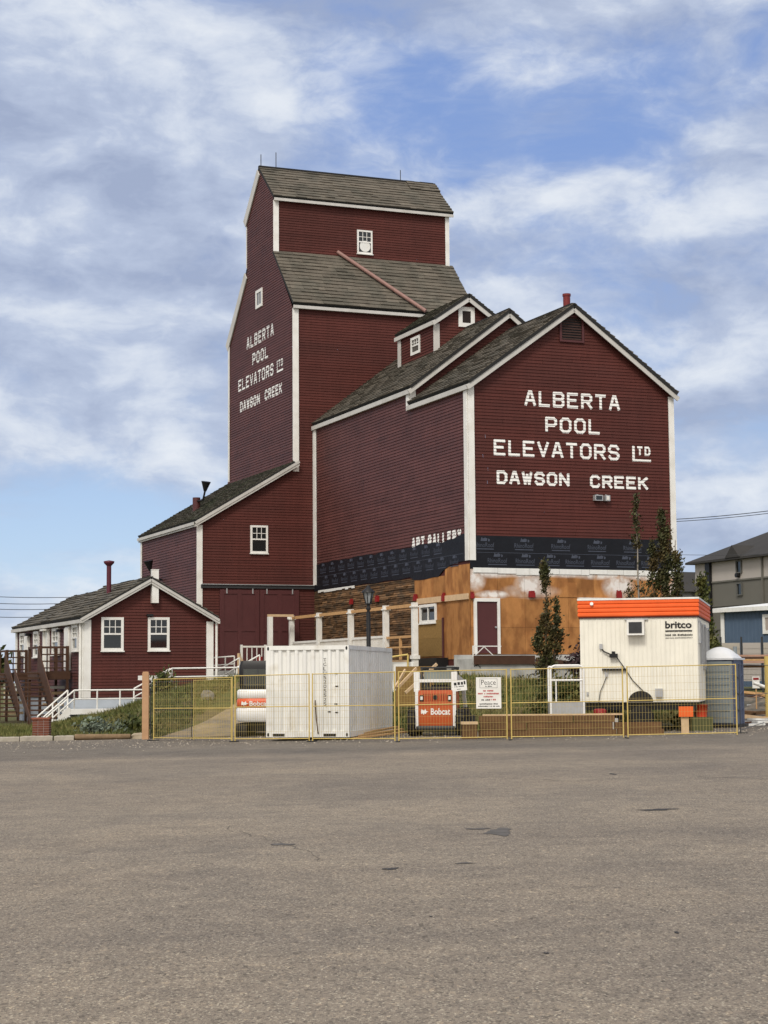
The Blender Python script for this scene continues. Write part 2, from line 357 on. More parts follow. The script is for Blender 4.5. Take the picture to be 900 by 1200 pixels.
def shingles(mb, p0, e, s, L, W, exp=0.19, mat=0, edge=1, deck=True, seed=1, wlo=0.16, whi=0.42, var=0.26, t=0.042):
    r = random.Random(seed); p0 = Vector(p0); e = Vector(e).normalized(); s = Vector(s).normalized(); n = e.cross(s)
    if n.z < 0: n = -n
    if deck:
        c = [p0 - n*0.13, p0+e*L - n*0.13, p0+e*L+s*W - n*0.13, p0+s*W - n*0.13, p0, p0+e*L, p0+e*L+s*W, p0+s*W]
        mb.hexa(c, edge)
    k = 0; y = 0.0
    while y < W-1e-4:
        y2 = min(W, y+exp*1.02); x = -r.random()*wlo; course = 1+0.10*(2*r.random()-1)
        while x < L:
            w = wlo+(whi-wlo)*r.random(); xa, xb = max(0, x), min(L, x+w-0.006); x += w
            if xb-xa < 0.02: continue
            j = (r.random()-0.5)*0.035 if y > 0 else 0; tt = t*(0.6+0.8*r.random())
            a = p0+e*xa+s*(y+j); b = p0+e*xb+s*(y+j); c = p0+e*xb+s*y2; d = p0+e*xa+s*y2
            sh = course*(1+var*(2*r.random()-1)); 
            mb.face([a+n*tt, b+n*tt, c+n*0.006, d+n*0.006], mat, sh)
            mb.face([a+n*0.001, b+n*0.001, b+n*tt, a+n*tt], mat, sh*0.9)
            mb.face([a+n*0.001, a+n*tt, d+n*0.006], mat, sh); mb.face([b+n*0.001, c+n*0.006, b+n*tt], mat, sh)
        y += exp; k += 1
def window(parent, mp, s0, s1, z0, z1, fw=0.10, cols=3, rows=2, sash=True, mat=white, pane=glass, split=0.5, sill=True, lower=None, dep=0.07):
    """sash window set proud of the wall: frame, sash bars, panes"""
    mb = MB(); mb.mbox(mp, s0, s0+fw, 0, dep, z0, z1); mb.mbox(mp, s1-fw, s1, 0, dep, z0, z1)
    mb.mbox(mp, s0+fw, s1-fw, 0, dep, z1-fw, z1); mb.mbox(mp, s0+fw, s1-fw, 0, dep, z0, z0+fw)
    if sill: mb.mbox(mp, s0-0.03, s1+0.03, 0.002, dep+0.05, z0-0.05, z0-0.002)
    f = mb.build('window', mat, parent)
    a, b, c, d = s0+fw, s1-fw, z0+fw, z1-fw
    zm = c+(d-c)*split
    pb = MB(); pb.mbox(mp, a, b, 0.026, 0.036, c, d); pb.build('pane', pane, f)
    sb = MB()
    if sash: sb.mbox(mp, a, b, 0.037, dep-0.005, zm-0.035, zm+0.035)
    for i in range(1, cols): x = a+(b-a)*i/cols; sb.mbox(mp, x-0.014, x+0.014, 0.037, dep-0.012, zm+0.036 if sash else c, d)
    for i in range(1, rows): z = zm+(d-zm)*i/rows; sb.mbox(mp, a, b, 0.037, dep-0.016, z-0.014, z+0.014)
    if sash or cols > 1: sb.build('sash_bars', mat, f)
    return f

GL = {'A': [[(0, 0), (.40, 1)], [(.40, 1), (.60, 1)], [(.60, 1), (1, 0)], [(.2, .33), (.8, .33)]], 'L': [[(0, 1), (0, 0), (1, 0)]],
 'B': [[(0, 0), (0, 1), (.8, 1), (1, .86), (1, .66), (.82, .53), (0, .53)], [(.82, .53), (1, .38), (1, .15), (.8, 0), (0, 0)]],
 'E': [[(1, 1), (0, 1), (0, 0), (1, 0)], [(0, .52), (.82, .52)]], 'R': [[(0, 0), (0, 1), (.8, 1), (1, .86), (1, .62), (.8, .48), (0, .48)], [(.5, .48), (1, 0)]],
 'T': [[(0, 1), (1, 1)], [(.5, 1), (.5, 0)]], 'P': [[(0, 0), (0, 1), (.8, 1), (1, .86), (1, .58), (.8, .44), (0, .44)]],
 'O': [[(.25, 0), (.75, 0), (1, .2), (1, .8), (.75, 1), (.25, 1), (0, .8), (0, .2), (.25, 0)]], 'V': [[(0, 1), (.5, 0)], [(.5, 0), (1, 1)]],
 'S': [[(1, .8), (.78, 1), (.22, 1), (0, .8), (0, .66), (.2, .53), (.8, .47), (1, .34), (1, .2), (.78, 0), (.22, 0), (0, .2)]],
 'D': [[(0, 0), (0, 1), (.7, 1), (1, .76), (1, .24), (.7, 0), (0, 0)]], 'W': [[(0, 1), (.25, 0)], [(.25, 0), (.5, .8)], [(.5, .8), (.75, 0)], [(.75, 0), (1, 1)], [(.12, .5), (.88, .5)]],
 'N': [[(0, 0), (0, 1)], [(0, 1), (1, 0)], [(1, 0), (1, 1)]], 'C': [[(1, .8), (.75, 1), (.25, 1), (0, .8), (0, .2), (.25, 0), (.75, 0), (1, .2)]],
 'K': [[(0, 0), (0, 1)], [(1, 1), (0, .42)], [(.35, .6), (1, 0)]], 'G': [[(1, .8), (.75, 1), (.25, 1), (0, .8), (0, .2), (.25, 0), (.75, 0), (1, .2), (1, .45), (.6, .45)]],
 'Y': [[(0, 1), (.5, .5)], [(1, 1), (.5, .5)], [(.5, .55), (.5, 0)]]}
def letters(par_, txt, mp, s0, s1, z0, h, w, gap, mirror=False, wfac=None, extra0=0.0035, spacew=0.75):
    """block capitals painted over the boards between s0 and s1, baseline z0"""
    units = [0.35 if c == ' ' and False else (spacew if c == ' ' else 1.0) for c in txt]
    n = len(txt); lw = (abs(s1-s0) - gap*(n-1))/sum(units); sg = 1 if s1 > s0 else -1; x = s0
    for c, un in zip(txt, units):
        k = 0; mb = MB()
        for pl in GL.get(c, []):
            for (ax, az), (bx, bz) in zip(pl, pl[1:]):
                iw, ih = lw-w, h-w
                A = Vector((x+sg*(w/2+ax*iw), z0+w/2+az*ih)); B = Vector((x+sg*(w/2+bx*iw), z0+w/2+bz*ih))
                d = (B-A).normalized(); nn = Vector((-d.y, d.x))*w/2; A2 = A-d*w/2*0.7; B2 = B+d*w/2*0.7
                q = [tuple(A2+nn), tuple(B2+nn), tuple(B2-nn), tuple(A2-nn)]
                clap(mb, q, mp, extra=extra0+0.0007*k, underside=False, var=0.02, rs=k); k += 1
        if mb.f: mb.build('painted_letter', wletter, par_)
        x += sg*(lw*un+gap)
def font_mesh(body, bold=0.0, shear=0.0):
    cu = bpy.data.curves.new('t', 'FONT'); cu.body = body; cu.size = 1.0; cu.offset = bold; cu.shear = shear; cu.resolution_u = 3
    o = bpy.data.objects.new('t', cu); col.objects.link(o); bpy.context.view_layer.update()
    me = o.to_mesh(); vs = [(v.co.x, v.co.y) for v in me.vertices]; fs = [tuple(p.vertices) for p in me.polygons]
    o.to_mesh_clear(); bpy.data.objects.remove(o); bpy.data.curves.remove(cu)
    return vs, fs
def put_text(mb, body, mp, s0, s1, z0, h, d, bold=0.0, mat=0, sg=None, fit_h=True):
    vs, fs = font_mesh(body, bold); xs = [v[0] for v in vs]; ys = [v[1] for v in vs]
    x0, x1, y0, y1 = min(xs), max(xs), min(ys), max(ys)
    mb.mesh([mp(s0+(x-x0)/(x1-x0)*(s1-s0), d, z0+(y-y0)/(y1-y0)*h) for x, y in vs], fs, mat)

# ------------------------------------------------------------------ ground
YAW = R(22.06)
o_ = P(550.3, 640, 74.0); O = Vector((o_.x, o_.y, 0.0))
UF = Vector((math.cos(YAW), math.sin(YAW), 0)); VL = Vector((-math.sin(YAW), math.cos(YAW), 0))
def W(u, v, z): return O + UF*u + VL*v + Vector((0, 0, z))
def smooth(t): t = max(0.0, min(1.0, t)); return t*t*(3-2*t)
def lerp_tab(x, tab):
    if x <= tab[0][0]: return tab[0][1]
    for (a, va), (b, vb) in zip(tab, tab[1:]):
        if x <= b: return va+(vb-va)*(x-a)/(b-a)
    return tab[-1][1]
def lotz(x, y): return max(-0.26, min(0.12, 0.014*x-0.06))
def edge(x): return 57.6 if x < 10.3 else (63.5 if x > 12 else 57.6+5.9*(x-10.3)/1.7)
HT = [(-40, -0.1), (-13.6, -0.18), (-12.4, 0.05), (-10.5, 0.45), (-9, 1.0), (-7.3, 1.5), (-5, 1.85), (-2, 1.95), (3, 1.75), (7, 1.45), (10, 1.0), (13, 0.55), (20, 0.5), (60, 1.4)]
def terr(x, y):
    t = smooth((y-edge(x)-0.2)/14.0)
    b = lotz(x, y)
    h = b + (lerp_tab(x, HT)-b)*t
    far = smooth((y-95)/120.0); h = h*(1-far)+1.6*far
    return h
grass_soil = M('grass_soil', (0.085, 0.092, 0.032), 0.95, 0.35, 1.6, 0.1, attr=False, rgb2=(0.13, 0.105, 0.055), s2=0.5, bump=0.6, bscale=9)
def sheet(name, xs, ys, zf, mat, keep=None):
    mb = MB(); idx = {}
    for j, y in enumerate(ys):
        for i, x in enumerate(xs):
            idx[(i, j)] = len(mb.v); mb.v.append((x, y, zf(x, y)))
    for j in range(len(ys)-1):
        for i in range(len(xs)-1):
            if keep and not keep((xs[i]+xs[i+1])/2, (ys[j]+ys[j+1])/2): continue
            mb.f.append((idx[(i, j)], idx[(i+1, j)], idx[(i+1, j+1)], idx[(i, j+1)])); mb.m.append(0); mb.sh.append(1); mb.smooth.append(True)
    return tag(mb.build(name, mat), kind='structure')
def frange(a, b, s): return list(np.arange(a, b+1e-6, s))
xs = [-1600, -800, -400, -200, -100, -60] + frange(-40, 40, 0.8) + [60, 100, 200, 400, 800, 1600]
ys = [-80, -20, 20, 45] + frange(50, 100, 0.8) + [110, 130, 160, 200, 260, 400, 800, 1600, 3200]
sheet('ground', xs, ys, lambda x, y: terr(x, y) - (0.06 if y < edge(x)+0.1 else 0), grass_soil)

def asphalt_mat():
    m = bpy.data.materials.new('old_asphalt'); m.use_nodes = True; nt = m.node_tree; N = nt.nodes; L = nt.links
    b = N['Principled BSDF']; b.inputs['Roughness'].default_value = 0.9; b.inputs['Specular IOR Level'].default_value = 0.2
    tc = N.new('ShaderNodeTexCoord')
    def noise(s, d=5, r=0.6, sc_=(1, 1, 1), dist=0):
        mp = N.new('ShaderNodeMapping'); mp.inputs['Scale'].default_value = sc_; L.new(tc.outputs['Object'], mp.inputs[0])
        n = N.new('ShaderNodeTexNoise'); n.inputs['Scale'].default_value = s; n.inputs['Detail'].default_value = d; n.inputs['Roughness'].default_value = r; n.inputs['Distortion'].default_value = dist
        L.new(mp.outputs[0], n.inputs['Vector']); return n.outputs['Fac']
    def vor(s):
        v = N.new('ShaderNodeTexVoronoi'); v.inputs['Scale'].default_value = s; mq = N.new('ShaderNodeMapping'); mq.inputs['Scale'].default_value = (1, 0.45, 1); L.new(tc.outputs['Object'], mq.inputs[0]); L.new(mq.outputs[0], v.inputs['Vector']); return v
    def ramp(f, els):
        r = N.new('ShaderNodeValToRGB'); L.new(f, r.inputs[0]); e = r.color_ramp.elements
        e[0].position, e[0].color = els[0][0], (*els[0][1], 1); e[1].position, e[1].color = els[-1][0], (*els[-1][1], 1)
        for p, c in els[1:-1]: x = e.new(p); x.color = (*c, 1)
        return r.outputs[0]
    def mix(f, a, c, mode='MIX'):
        x = N.new('ShaderNodeMix'); x.data_type = 'RGBA'; x.blend_type = mode
        if isinstance(f, (int, float)): x.inputs['Factor'].default_value = f
        else: L.new(f, x.inputs['Factor'])
        for k, v in (('A', a), ('B', c)):
            if isinstance(v, tuple): x.inputs[k].default_value = (*v, 1)
            else: L.new(v, x.inputs[k])
        return x.outputs['Result']
    # stones of the aggregate, each its own colour
    v1 = vor(95); st = N.new('ShaderNodeSeparateColor'); L.new(v1.outputs['Color'], st.inputs[0])
    stones = ramp(st.outputs[0], [(0.0, (0.12, 0.108, 0.094)), (0.3, (0.205, 0.180, 0.150)), (0.62, (0.228, 0.199, 0.166)), (0.86, (0.25, 0.222, 0.182)), (1.0, (0.38, 0.35, 0.29))])
    v2 = vor(42); st2 = N.new('ShaderNodeSeparateColor'); L.new(v2.outputs['Color'], st2.inputs[0])
    spots = ramp(st2.outputs[1], [(0.0, (0.62, 0.62, 0.62)), (0.10, (0.95, 0.95, 0.95)), (0.92, (1.02, 1.02, 1.02)), (1.0, (1.4, 1.36, 1.28))])
    c = mix(1.0, stones, spots, 'MULTIPLY')
    patches = ramp(noise(0.28, 7, 0.62, (1, 0.7, 1), 0.6), [(0.30, (0.80, 0.80, 0.82)), (0.5, (1.0, 0.985, 0.97)), (0.72, (1.17, 1.13, 1.07))])
    c = mix(1.0, c, patches, 'MULTIPLY')
    mott = ramp(noise(2.2, 6, 0.65), [(0.30, (0.84, 0.84, 0.85)), (0.70, (1.15, 1.14, 1.12))])
    c = mix(1.0, c, mott, 'MULTIPLY')
    # worn wheel tracks that run across the lot
    tr = ramp(noise(0.16, 5, 0.6, (0.12, 1.5, 1), 0.3), [(0.42, (1, 1, 1)), (0.60, (0.83, 0.83, 0.85))])
    c = mix(0.8, c, tr, 'MULTIPLY')
    # the newer grey strip along the fence
    sx = N.new('ShaderNodeSeparateXYZ'); L.new(tc.outputs['Object'], sx.inputs[0])
    nz = noise(0.35, 5, 0.6, (0.25, 1, 1)); ad = N.new('ShaderNodeMath'); ad.operation = 'MULTIPLY_ADD'; L.new(nz, ad.inputs[0]); ad.inputs[1].default_value = 7; L.new(sx.outputs['Y'], ad.inputs[2])
    mr = N.new('ShaderNodeMapRange'); L.new(ad.outputs[0], mr.inputs[0]); mr.inputs[1].default_value = 44.3; mr.inputs[2].default_value = 48.0
    grey = mix(1.0, c, (0.72, 0.74, 0.77), 'MULTIPLY'); c = mix(mr.outputs[0], c, grey)
    c = mix(1.0, c, (1.06, 1.04, 1.0), 'MULTIPLY')
    L.new(c, b.inputs['Base Color'])
    bp = N.new('ShaderNodeBump'); bp.inputs['Strength'].default_value = 0.7; bp.inputs['Distance'].default_value = 0.008
    L.new(v1.outputs['Distance'], bp.inputs['Height']); L.new(bp.outputs[0], b.inputs['Normal'])
    return m
asph = asphalt_mat()
lotx = [-200, -100, -60] + frange(-40, 40, 1.0) + [60, 100, 200]
sheet('parking_lot', lotx, [-60, -20] + frange(0, 57, 1.0) + [57.6], lotz, asph)
lx2 = frange(11, 40, 1.0) + [60, 100]
sheet('pavement', lx2, frange(57.6, 63.6, 1.0), lambda x, y: lotz(x, y)+0.0, asph)
# stains and patches in the asphalt
stain = M('oil_stain', (0.045, 0.042, 0.04), 0.8, 0.3, 8, 0.2, attr=False)
stain2 = M('tar_patch', (0.10, 0.092, 0.084), 0.85, 0.3, 5, 0.2, attr=False)
def blotch(px, py, wpx, hpx, mat, seed):
    r = random.Random(seed); d = CX*((px-450)/FPX) - CU*((py-600)/FPX) + FW; t = (lotz(0, 0)-1.6)/d.z; c = EYE+d*t
    rx = wpx/FPX*c.y/2; d2 = CX*((px-450)/FPX) - CU*((py-hpx/2-600)/FPX) + FW; ry = (EYE+d2*((lotz(0, 0)-1.6)/d2.z)).y-c.y
    mb = MB(); n = 26; pts = []
    ph = [r.random()*6.28 for _ in range(4)]
    for i in range(n):
        a = 2*math.pi*i/n; k = 1+0.25*math.sin(2*a+ph[0])+0.2*math.sin(3*a+ph[1])+0.15*math.sin(5*a+ph[2])+0.12*math.sin(9*a+ph[3])
        x, y = c.x+rx*k*math.cos(a), c.y+ry*k*math.sin(a); pts.append((x, y, lotz(x, y)+0.004))
    mb.face(pts); tag(mb.build('asphalt_stain', mat), kind='structure')
for k, a in enumerate([(585, 977, 34, 7, stain2), (458, 1018.5, 15, 2.6, stain), (770, 953.5, 44, 1.8, stain), (544, 1013, 16, 1.8, stain2), (505, 1075, 3, 1.5, stain), (718, 911, 7, 1.5, stain),
                       (793, 1098, 6, 2, stain), (640, 1120, 5, 2, stain), (560, 973, 22, 2, stain2), (330, 988, 26, 2.2, stain2)]): blotch(*a, seed=k)
def crack(pts, wd, seed, mat):
    r = random.Random(seed); q = []
    for px, py in pts:
        d = CX*((px-450)/FPX) - CU*((py-600)/FPX) + FW; t = (lotz(0, 0)-1.6)/d.z; q.append(EYE+d*t)
    line = []
    for a, b in zip(q, q[1:]):
        n = max(3, int((b-a).length/0.22))
        for k in range(n): c = a.lerp(b, k/n); line.append((c.x+0.05*r.gauss(0, 1), c.y+0.07*r.gauss(0, 1)))
    mb = MB()
    for a, b in zip(line, line[1:]):
        d = Vector((b[0]-a[0], b[1]-a[1])); n = Vector((-d.y, d.x)).normalized()*wd*(0.5+0.8*r.random())
        mb.face([(x, y, lotz(x, y)+0.003) for x, y in ((a[0]-n.x, a[1]-n.y), (b[0]-n.x, b[1]-n.y), (b[0]+n.x, b[1]+n.y), (a[0]+n.x, a[1]+n.y))])
    tag(mb.build('asphalt_crack', mat), kind='structure')
crackm = M('dark_crack', (0.135, 0.12, 0.102), 0.95, 0.3, 8, 0.1, attr=False)  # crack lines, darker than the asphalt around them
crack([(262, 966), (318, 984), (360, 996), (378, 1010)], 0.005, 1, crackm)
crack([(560, 912), (660, 918), (800, 914), (920, 921)], 0.013, 4, crackm)
# loose gravel swept against the fence and the kerb
gr_ = random.Random(77); gb = MB()
for k in range(2600):
    x = -14+27*gr_.random(); y = min(57.4, 47.5+9.5*gr_.random()**0.6 + 0.5*gr_.gauss(0, 1)); s_ = 0.012+0.03*gr_.random()**3; z = lotz(x, y); a = gr_.random()*6.28; ca, sa = math.cos(a)*s_, math.sin(a)*s_
    gb.mesh([(x+ca, y+sa, z), (x-sa, y+ca, z), (x-ca, y-sa, z), (x+sa, y-ca, z), (x+0.2*ca, y, z+s_*0.9)], [(0, 1, 4), (1, 2, 4), (2, 3, 4), (3, 0, 4)], 0, 0.6+0.8*gr_.random())
tag(gb.build('gravel', M('loose_gravel', (0.27, 0.24, 0.20), 0.9, 0.2, 9, 0.1)), 'loose gravel scattered on the asphalt along the fence and kerb', 'gravel', kind='stuff')
# sandy track that climbs from the lot through the fence
sand = M('sandy_track', (0.30, 0.235, 0.15), 0.95, 0.22, 3, 0.1, attr=False, rgb2=(0.20, 0.175, 0.14), s2=0.9, bump=0.4, bscale=14)
def track(name, cl, mat, lift=0.02):
    mb = MB(); rows = []
    for (x0, y, x1) in cl: rows.append([(x0+(x1-x0)*i/8.0, y) for i in range(9)])
    dense = []
    for a, b in zip(rows, rows[1:]):
        for k in range(6): dense.append([(p[0]+(q[0]-p[0])*k/6, p[1]+(q[1]-p[1])*k/6) for p, q in zip(a, b)])
    dense.append(rows[-1])
    for ri, (a, b) in enumerate(zip(dense, dense[1:])):
        for i in range(8):
            q = [a[i], a[i+1], b[i+1], b[i]]; mb.face([(x, y, terr(x, y)+lift) for x, y in q])
    return tag(mb.build(name, mat), kind='structure')
track('path', [(-7.3, 57.55, -2.6), (-7.0, 59.5, -2.6), (-6.1, 62, -2.2), (-5.2, 65, -1.6), (-4.8, 70, -1.2), (-4.6, 84, -1.0)], sand)

# ------------------------------------------------------------------ grain elevator: tower and drive-in shed
Vt, Ut, Us, Vb, Uend = 18.55, -1.13, -6.1, 29.25, 8.85
Vc0, Vc1, Vm = 21.56, 25.95, 23.85
el = thing('grain_elevator', 'tall dark red wooden grain elevator tower with stepped shingle roofs and drive-in shed', 'grain elevator', O, YAW)
mF, mLt, mLs = mapF(Vt), mapL(Ut), mapL(Us)
w = MB()
clap(w, [(Us, 0.0), (Uend, 0.0), (Uend, 20.45), (Ut, 20.45), (Ut, 12.2), (Us, 9.3)], mF, rs=1)
clap(w, [(Vt, 12.0), (Vb, 12.0), (Vb, 20.45), (Vc1+.05, 23.9), (Vc1+.05, 26.85), (Vm, 29.0), (Vc0-.05, 26.85), (Vc0-.05, 23.9), (Vt, 20.45)], mLt, rs=2, mat=1, pitch=0.135)
clap(w, [(Vt, 0), (Vb, 0), (Vb, 9.25), (Vt, 9.25)], mLs, rs=3, mat=1)
clap(w, [(Ut, 23.5), (Uend, 23.5), (Uend, 26.8), (Ut, 26.8)], mapF(Vc0), rs=4)
clap(w, [(Ut, 23.5), (Uend, 23.5), (Uend, 26.8), (Ut, 26.8)], mapF(Vc1, 1), rs=5)
clap(w, [(Us, 0), (Uend, 0), (Uend, 20.45), (Ut, 20.45), (Ut, 12.2), (Us, 9.3)], mapF(Vb, 1), rs=6)
clap(w, [(Vt, 0), (Vb, 0), (Vb, 20.45), (Vc1, 23.9), (Vc1, 26.85), (Vm, 29.0), (Vc0, 26.85), (Vc0, 23.9), (Vt, 20.45)], mapL(Uend, 1), rs=7)
w.build('wall', [red, redl], el)
# roofs
r_ = MB()
def slope(mb, u0, u1, va, za, vb, zb, seed, **k):
    s = Vector((0, vb-va, zb-za)); shingles(mb, (u0, va, za), (1, 0, 0), s, u1-u0, s.length, seed=seed, exp=0.31, t=0.05, wlo=0.3, whi=0.9, var=0.13, **k)
slope(r_, Ut-0.03, Uend+0.25, Vt-0.22, 20.62, Vc0-0.02, 23.98, 1)
slope(r_, Ut-0.03, Uend+0.25, Vb+0.22, 20.62, Vc1+0.02, 23.98, 2)
slope(r_, Ut-0.05, Uend+0.25, Vc0-0.25, 26.86, Vm, 29.06, 3)
slope(r_, Ut-0.05, Uend+0.25, Vc1+0.25, 26.86, Vm, 29.06, 4)
r_.box(Ut-0.05, Uend+0.25, Vm-0.09, Vm+0.09, 29.03, 29.12, 1)
roof = r_.build('roof', [shingle, roofedge], el)
cap = MB(); slope(cap, 7.35, Uend+0.27, Vm-0.75, 29.06-0.75*0.86+0.07, Vm, 29.06+0.08, 5); cap.build('roof_patch', [shingle, roofedge], roof)
r2 = MB()
p0 = Vector((Us-0.15, Vt-0.25, 9.50)); s2 = Vector((Ut-(Us-0.15), 0, 12.55-9.50))
shingles(r2, p0, (0, 1, 0), s2, Vb-Vt+0.5, s2.length, seed=6, var=0.22)
r2.build('shed_roof', [shingle_dark, roofedge], el)
# white trim
t = MB()
t.mbox(mF, Ut-0.02, Ut+0.30, 0.038, 0.075, 12.05, 20.32)                     # tower corner board
t.mbox(mapF(Vc0), Ut-0.02, Ut+0.28, 0.038, 0.075, 23.92, 26.66)
t.mbox(mapF(Vc0), Uend-0.17, Uend+0.06, 0.038, 0.075, 23.92, 26.66)
t.box(Uend+0.028, Uend+0.06, Vc0-0.05, Vc0+0.25, 23.92, 26.66)
t.mbox(mF, Us-0.03, Us+0.26, 0.038, 0.075, 3.5, 9.24)
t.mbox(mLs, Vb-0.22, Vb+0.03, 0.038, 0.07, 3.0, 9.2)
t.mbox(mLt, Vb-0.14, Vb+0.05, 0.038, 0.07, 12.4, 20.4); t.box(Ut-0.07, Ut+0.2, Vb+0.052, Vb+0.085, 12.4, 20.3)
t.box(Ut-0.05, Ut+0.2, Vc1+0.09, Vc1+0.12, 24.0, 26.8)
t.build_each('corner_board', white, el)
t = MB()
t.bar((Ut-0.03, Vt-0.225, 20.40), (Uend+0.24, Vt-0.225, 20.40), 0.16, 0.04); t.box(Ut, Uend+0.2, Vt-0.22, Vt, 20.33, 20.36)
t.bar((Ut-0.03, Vc0-0.255, 26.68), (Uend+0.24, Vc0-0.255, 26.68), 0.15, 0.04); t.box(Ut, Uend+0.2, Vc0-0.25, Vc0, 26.66, 26.69)
t.bar((Ut-0.07, Vb+0.26, 20.16), (Ut-0.07, Vc1+0.10, 23.58), 0.52, 0.06); t.bar((Ut-0.07, Vc1+0.29, 26.48), (Ut-0.07, Vm-0.02, 28.74), 0.52, 0.06)
t.bar((Us-0.17, Vt-0.02, 9.31), (Us-0.17, Vb+0.25, 9.31), 0.15, 0.05); t.bar((Us-0.11, Vt-0.02, 9.19), (Us-0.11, Vb+0.2, 9.19), 0.09, 0.05)
sl = (12.55-9.50)/(Ut-Us+0.15)
for dz, ww, dd in ((-0.16, 0.13, 0.28), (-0.29, 0.11, 0.25)):
    t.bar((Us-0.17, Vt-dd, 9.47+dz), (Ut+0.25, Vt-dd, 9.47+dz+sl*(Ut-Us+0.42)), ww, 0.05)
t.build_each('fascia', fasciap, el)
fl = MB(); fl.mbox(mLt, Vt-0.1, Vb+0.02, 0.028, 0.10, 12.42, 12.62); fl.build('flashing_board', redl, el)
window(el, mapF(Vc0), 3.55, 4.42, 24.21, 25.49, 0.09, 3, 2)
dk = MB(); dk.prism([(4.0+0.30*math.cos(a*math.pi/12), 24.62+0.30*math.sin(a*math.pi/12)) for a in range(24)], mapF(Vc0), 0.038, 0.05); dk.build('white_disc', contw, el.children[-1])
window(el, mLt, 23.29, 24.38, 21.40, 22.38, 0.16, 2, 1, pane=glass_grey, sash=False, sill=False)
window(el, mF, -3.38, -2.47, 7.91, 9.29, 0.10, 3, 2)
# painted name on the left face
lt = MB(); Wd = 0.13
for txt, a, b, z, h, g in (('ALBERTA', 26.06, 21.46, 19.49, 0.66, 0.16), ('POOL', 25.05, 22.38, 18.46, 0.66, 0.16), ('ELEVATORS', 27.55, 21.5, 17.40, 0.66, 0.14), ('DAWSON', 27.24, 23.77, 16.24, 0.56, 0.11), ('CREEK', 22.94, 20.14, 16.26, 0.56, 0.11)):
    letters(el, txt, mLt, a, b, z, h, Wd, g)
clap(lt, [(20.95, 17.42), (20.84, 17.42), (20.84, 18.06), (20.95, 18.06)], mLt, extra=.004, underside=False); clap(lt, [(20.95, 17.42), (19.97, 17.42), (19.97, 17.53), (20.95, 17.53)], mLt, extra=.005, underside=False)
letters(el, 'TD', mLt, 20.72, 19.99, 17.66, 0.40, 0.08, 0.10)
lt.build('painted_letter', wletter, el)
# sliding doors on their rail
d = MB(); d.mbox(mF, -5.92, 0.0, 0.03, 0.14, 6.16, 6.32); d.build('door_rail', [darksteel], el)
d = MB(); d.mbox(mF, -5.9, 0.02, 0.05, 0.20, 6.325, 6.36); d.build('rail_cover', steel, el)
for a, b in ((-4.96, -2.93), (-2.90, -0.86)):
    d = MB(); z0, z1 = 2.15, 6.1; d.mbox(mF, a, b, 0.03, 0.075, z0, z1)
    for x in (a, (a+b)/2-0.11, b-0.22): d.mbox(mF, x, x+0.22, 0.076, 0.105, z0, z1)
    for z in (z0, 4.05, z1-0.22):
        d.mbox(mF, a+0.22, (a+b)/2-0.11, 0.076, 0.104, z, z+0.2); d.mbox(mF, (a+b)/2+0.11, b-0.22, 0.076, 0.104, z, z+0.2)
    o = d.build('sliding_door', reddoor, el)
    h = MB()
    for x in (a+0.35, b-0.35): h.mbox(mF, x-0.03, x+0.03, 0.106, 0.125, 5.9, 6.2)
    h.build('hanger', steel, o)
# rods on the ridge, auger spout, horns and stub pipe
for u, h in ((-1.05, 0.55), (-0.20, 0.75), (7.05, 0.5)):
    d = MB(); d.tube((u, Vm, 29.15), (u, Vm, 29.2+h), 0.022, 6); d.build('lightning_rod', rodm, el)
d = MB(); d.tube((2.45, Vc0-0.02, 24.20), (5.98, Vt-0.50, 20.60), 0.10, 12); d.build('spout_pipe', pipem, el)
d = MB(); d.tube((-4.55, 24.0, 9.9), (-4.55, 24.0, 11.15), 0.20, 12); st_ = d.build('stub_pipe', reddoor, el)
def horn(parent, base, tipd):
    d = MB(); b = Vector(base); t = Vector(tipd)
    d.path([b, b+t*0.6, b+t*0.8+Vector((0, 0, 0.45))], 0.05, 6); c = b+t*0.8+Vector((0, 0, 0.45)); d.tube(c, c+Vector((0, 0, 0.5))+t*0.12, 0.07, 12, r2=0.25)
    d.build('horn_loudspeaker', blackm, parent)
horn(st_, (-4.55, 23.85, 10.95), (0.25, -0.9, 0)); horn(el, (Us, 24.9, 6.9), (-0.9, -0.25, 0))

# ------------------------------------------------------------------ storage annex (the gallery wing under repair)
AW = 9.65; V2 = 6.14; RU = 4.83
an = thing('storage_annex', 'dark red gabled storage wing stripped to plywood and black paper along its base', 'building', O, YAW)
m0, mL0, mR = mapF(0.0), mapL(0.0), mapL(AW, 1)
zt1 = lambda u: 13.87+0.716*(RU-abs(u-RU)); zt2 = lambda u: 14.60+0.76*(RU-abs(u-RU)); OH = 0.13
w = MB()
clap(w, [(0, 7.46), (AW, 7.46), (AW, 13.78), (RU, zt1(RU)-0.08), (0, 13.78)], m0, rs=21)
clap(w, [(0, 7.46), (V2, 7.42), (V2, 14.45), (V2-0.02, 14.45), (V2-0.02, 13.72), (0, 13.72)], mL0, rs=22, mat=1)
clap(w, [(V2, 7.42), (Vt-0.01, 7.36), (Vt-0.01, 14.45), (V2, 14.45)], mL0, rs=22, mat=1)
clap(w, [(0, 13.4), (AW, 13.4), (AW, 14.5), (RU, zt2(RU)-0.08), (0, 14.5)], mapF(V2), rs=23)
clap(w, [(0, 2), (V2, 2), (V2, 13.7), (0, 13.7)], mR, rs=24); clap(w, [(V2, 2), (Vt, 2), (Vt, 14.45), (V2, 14.45)], mR, rs=25)
clap(w, [(AW-0.01, 14.3), (Uend, 14.3), (RU, zt2(RU)-0.08), (RU, 14.3)], mapF(Vt+0.4, 1), rs=26)
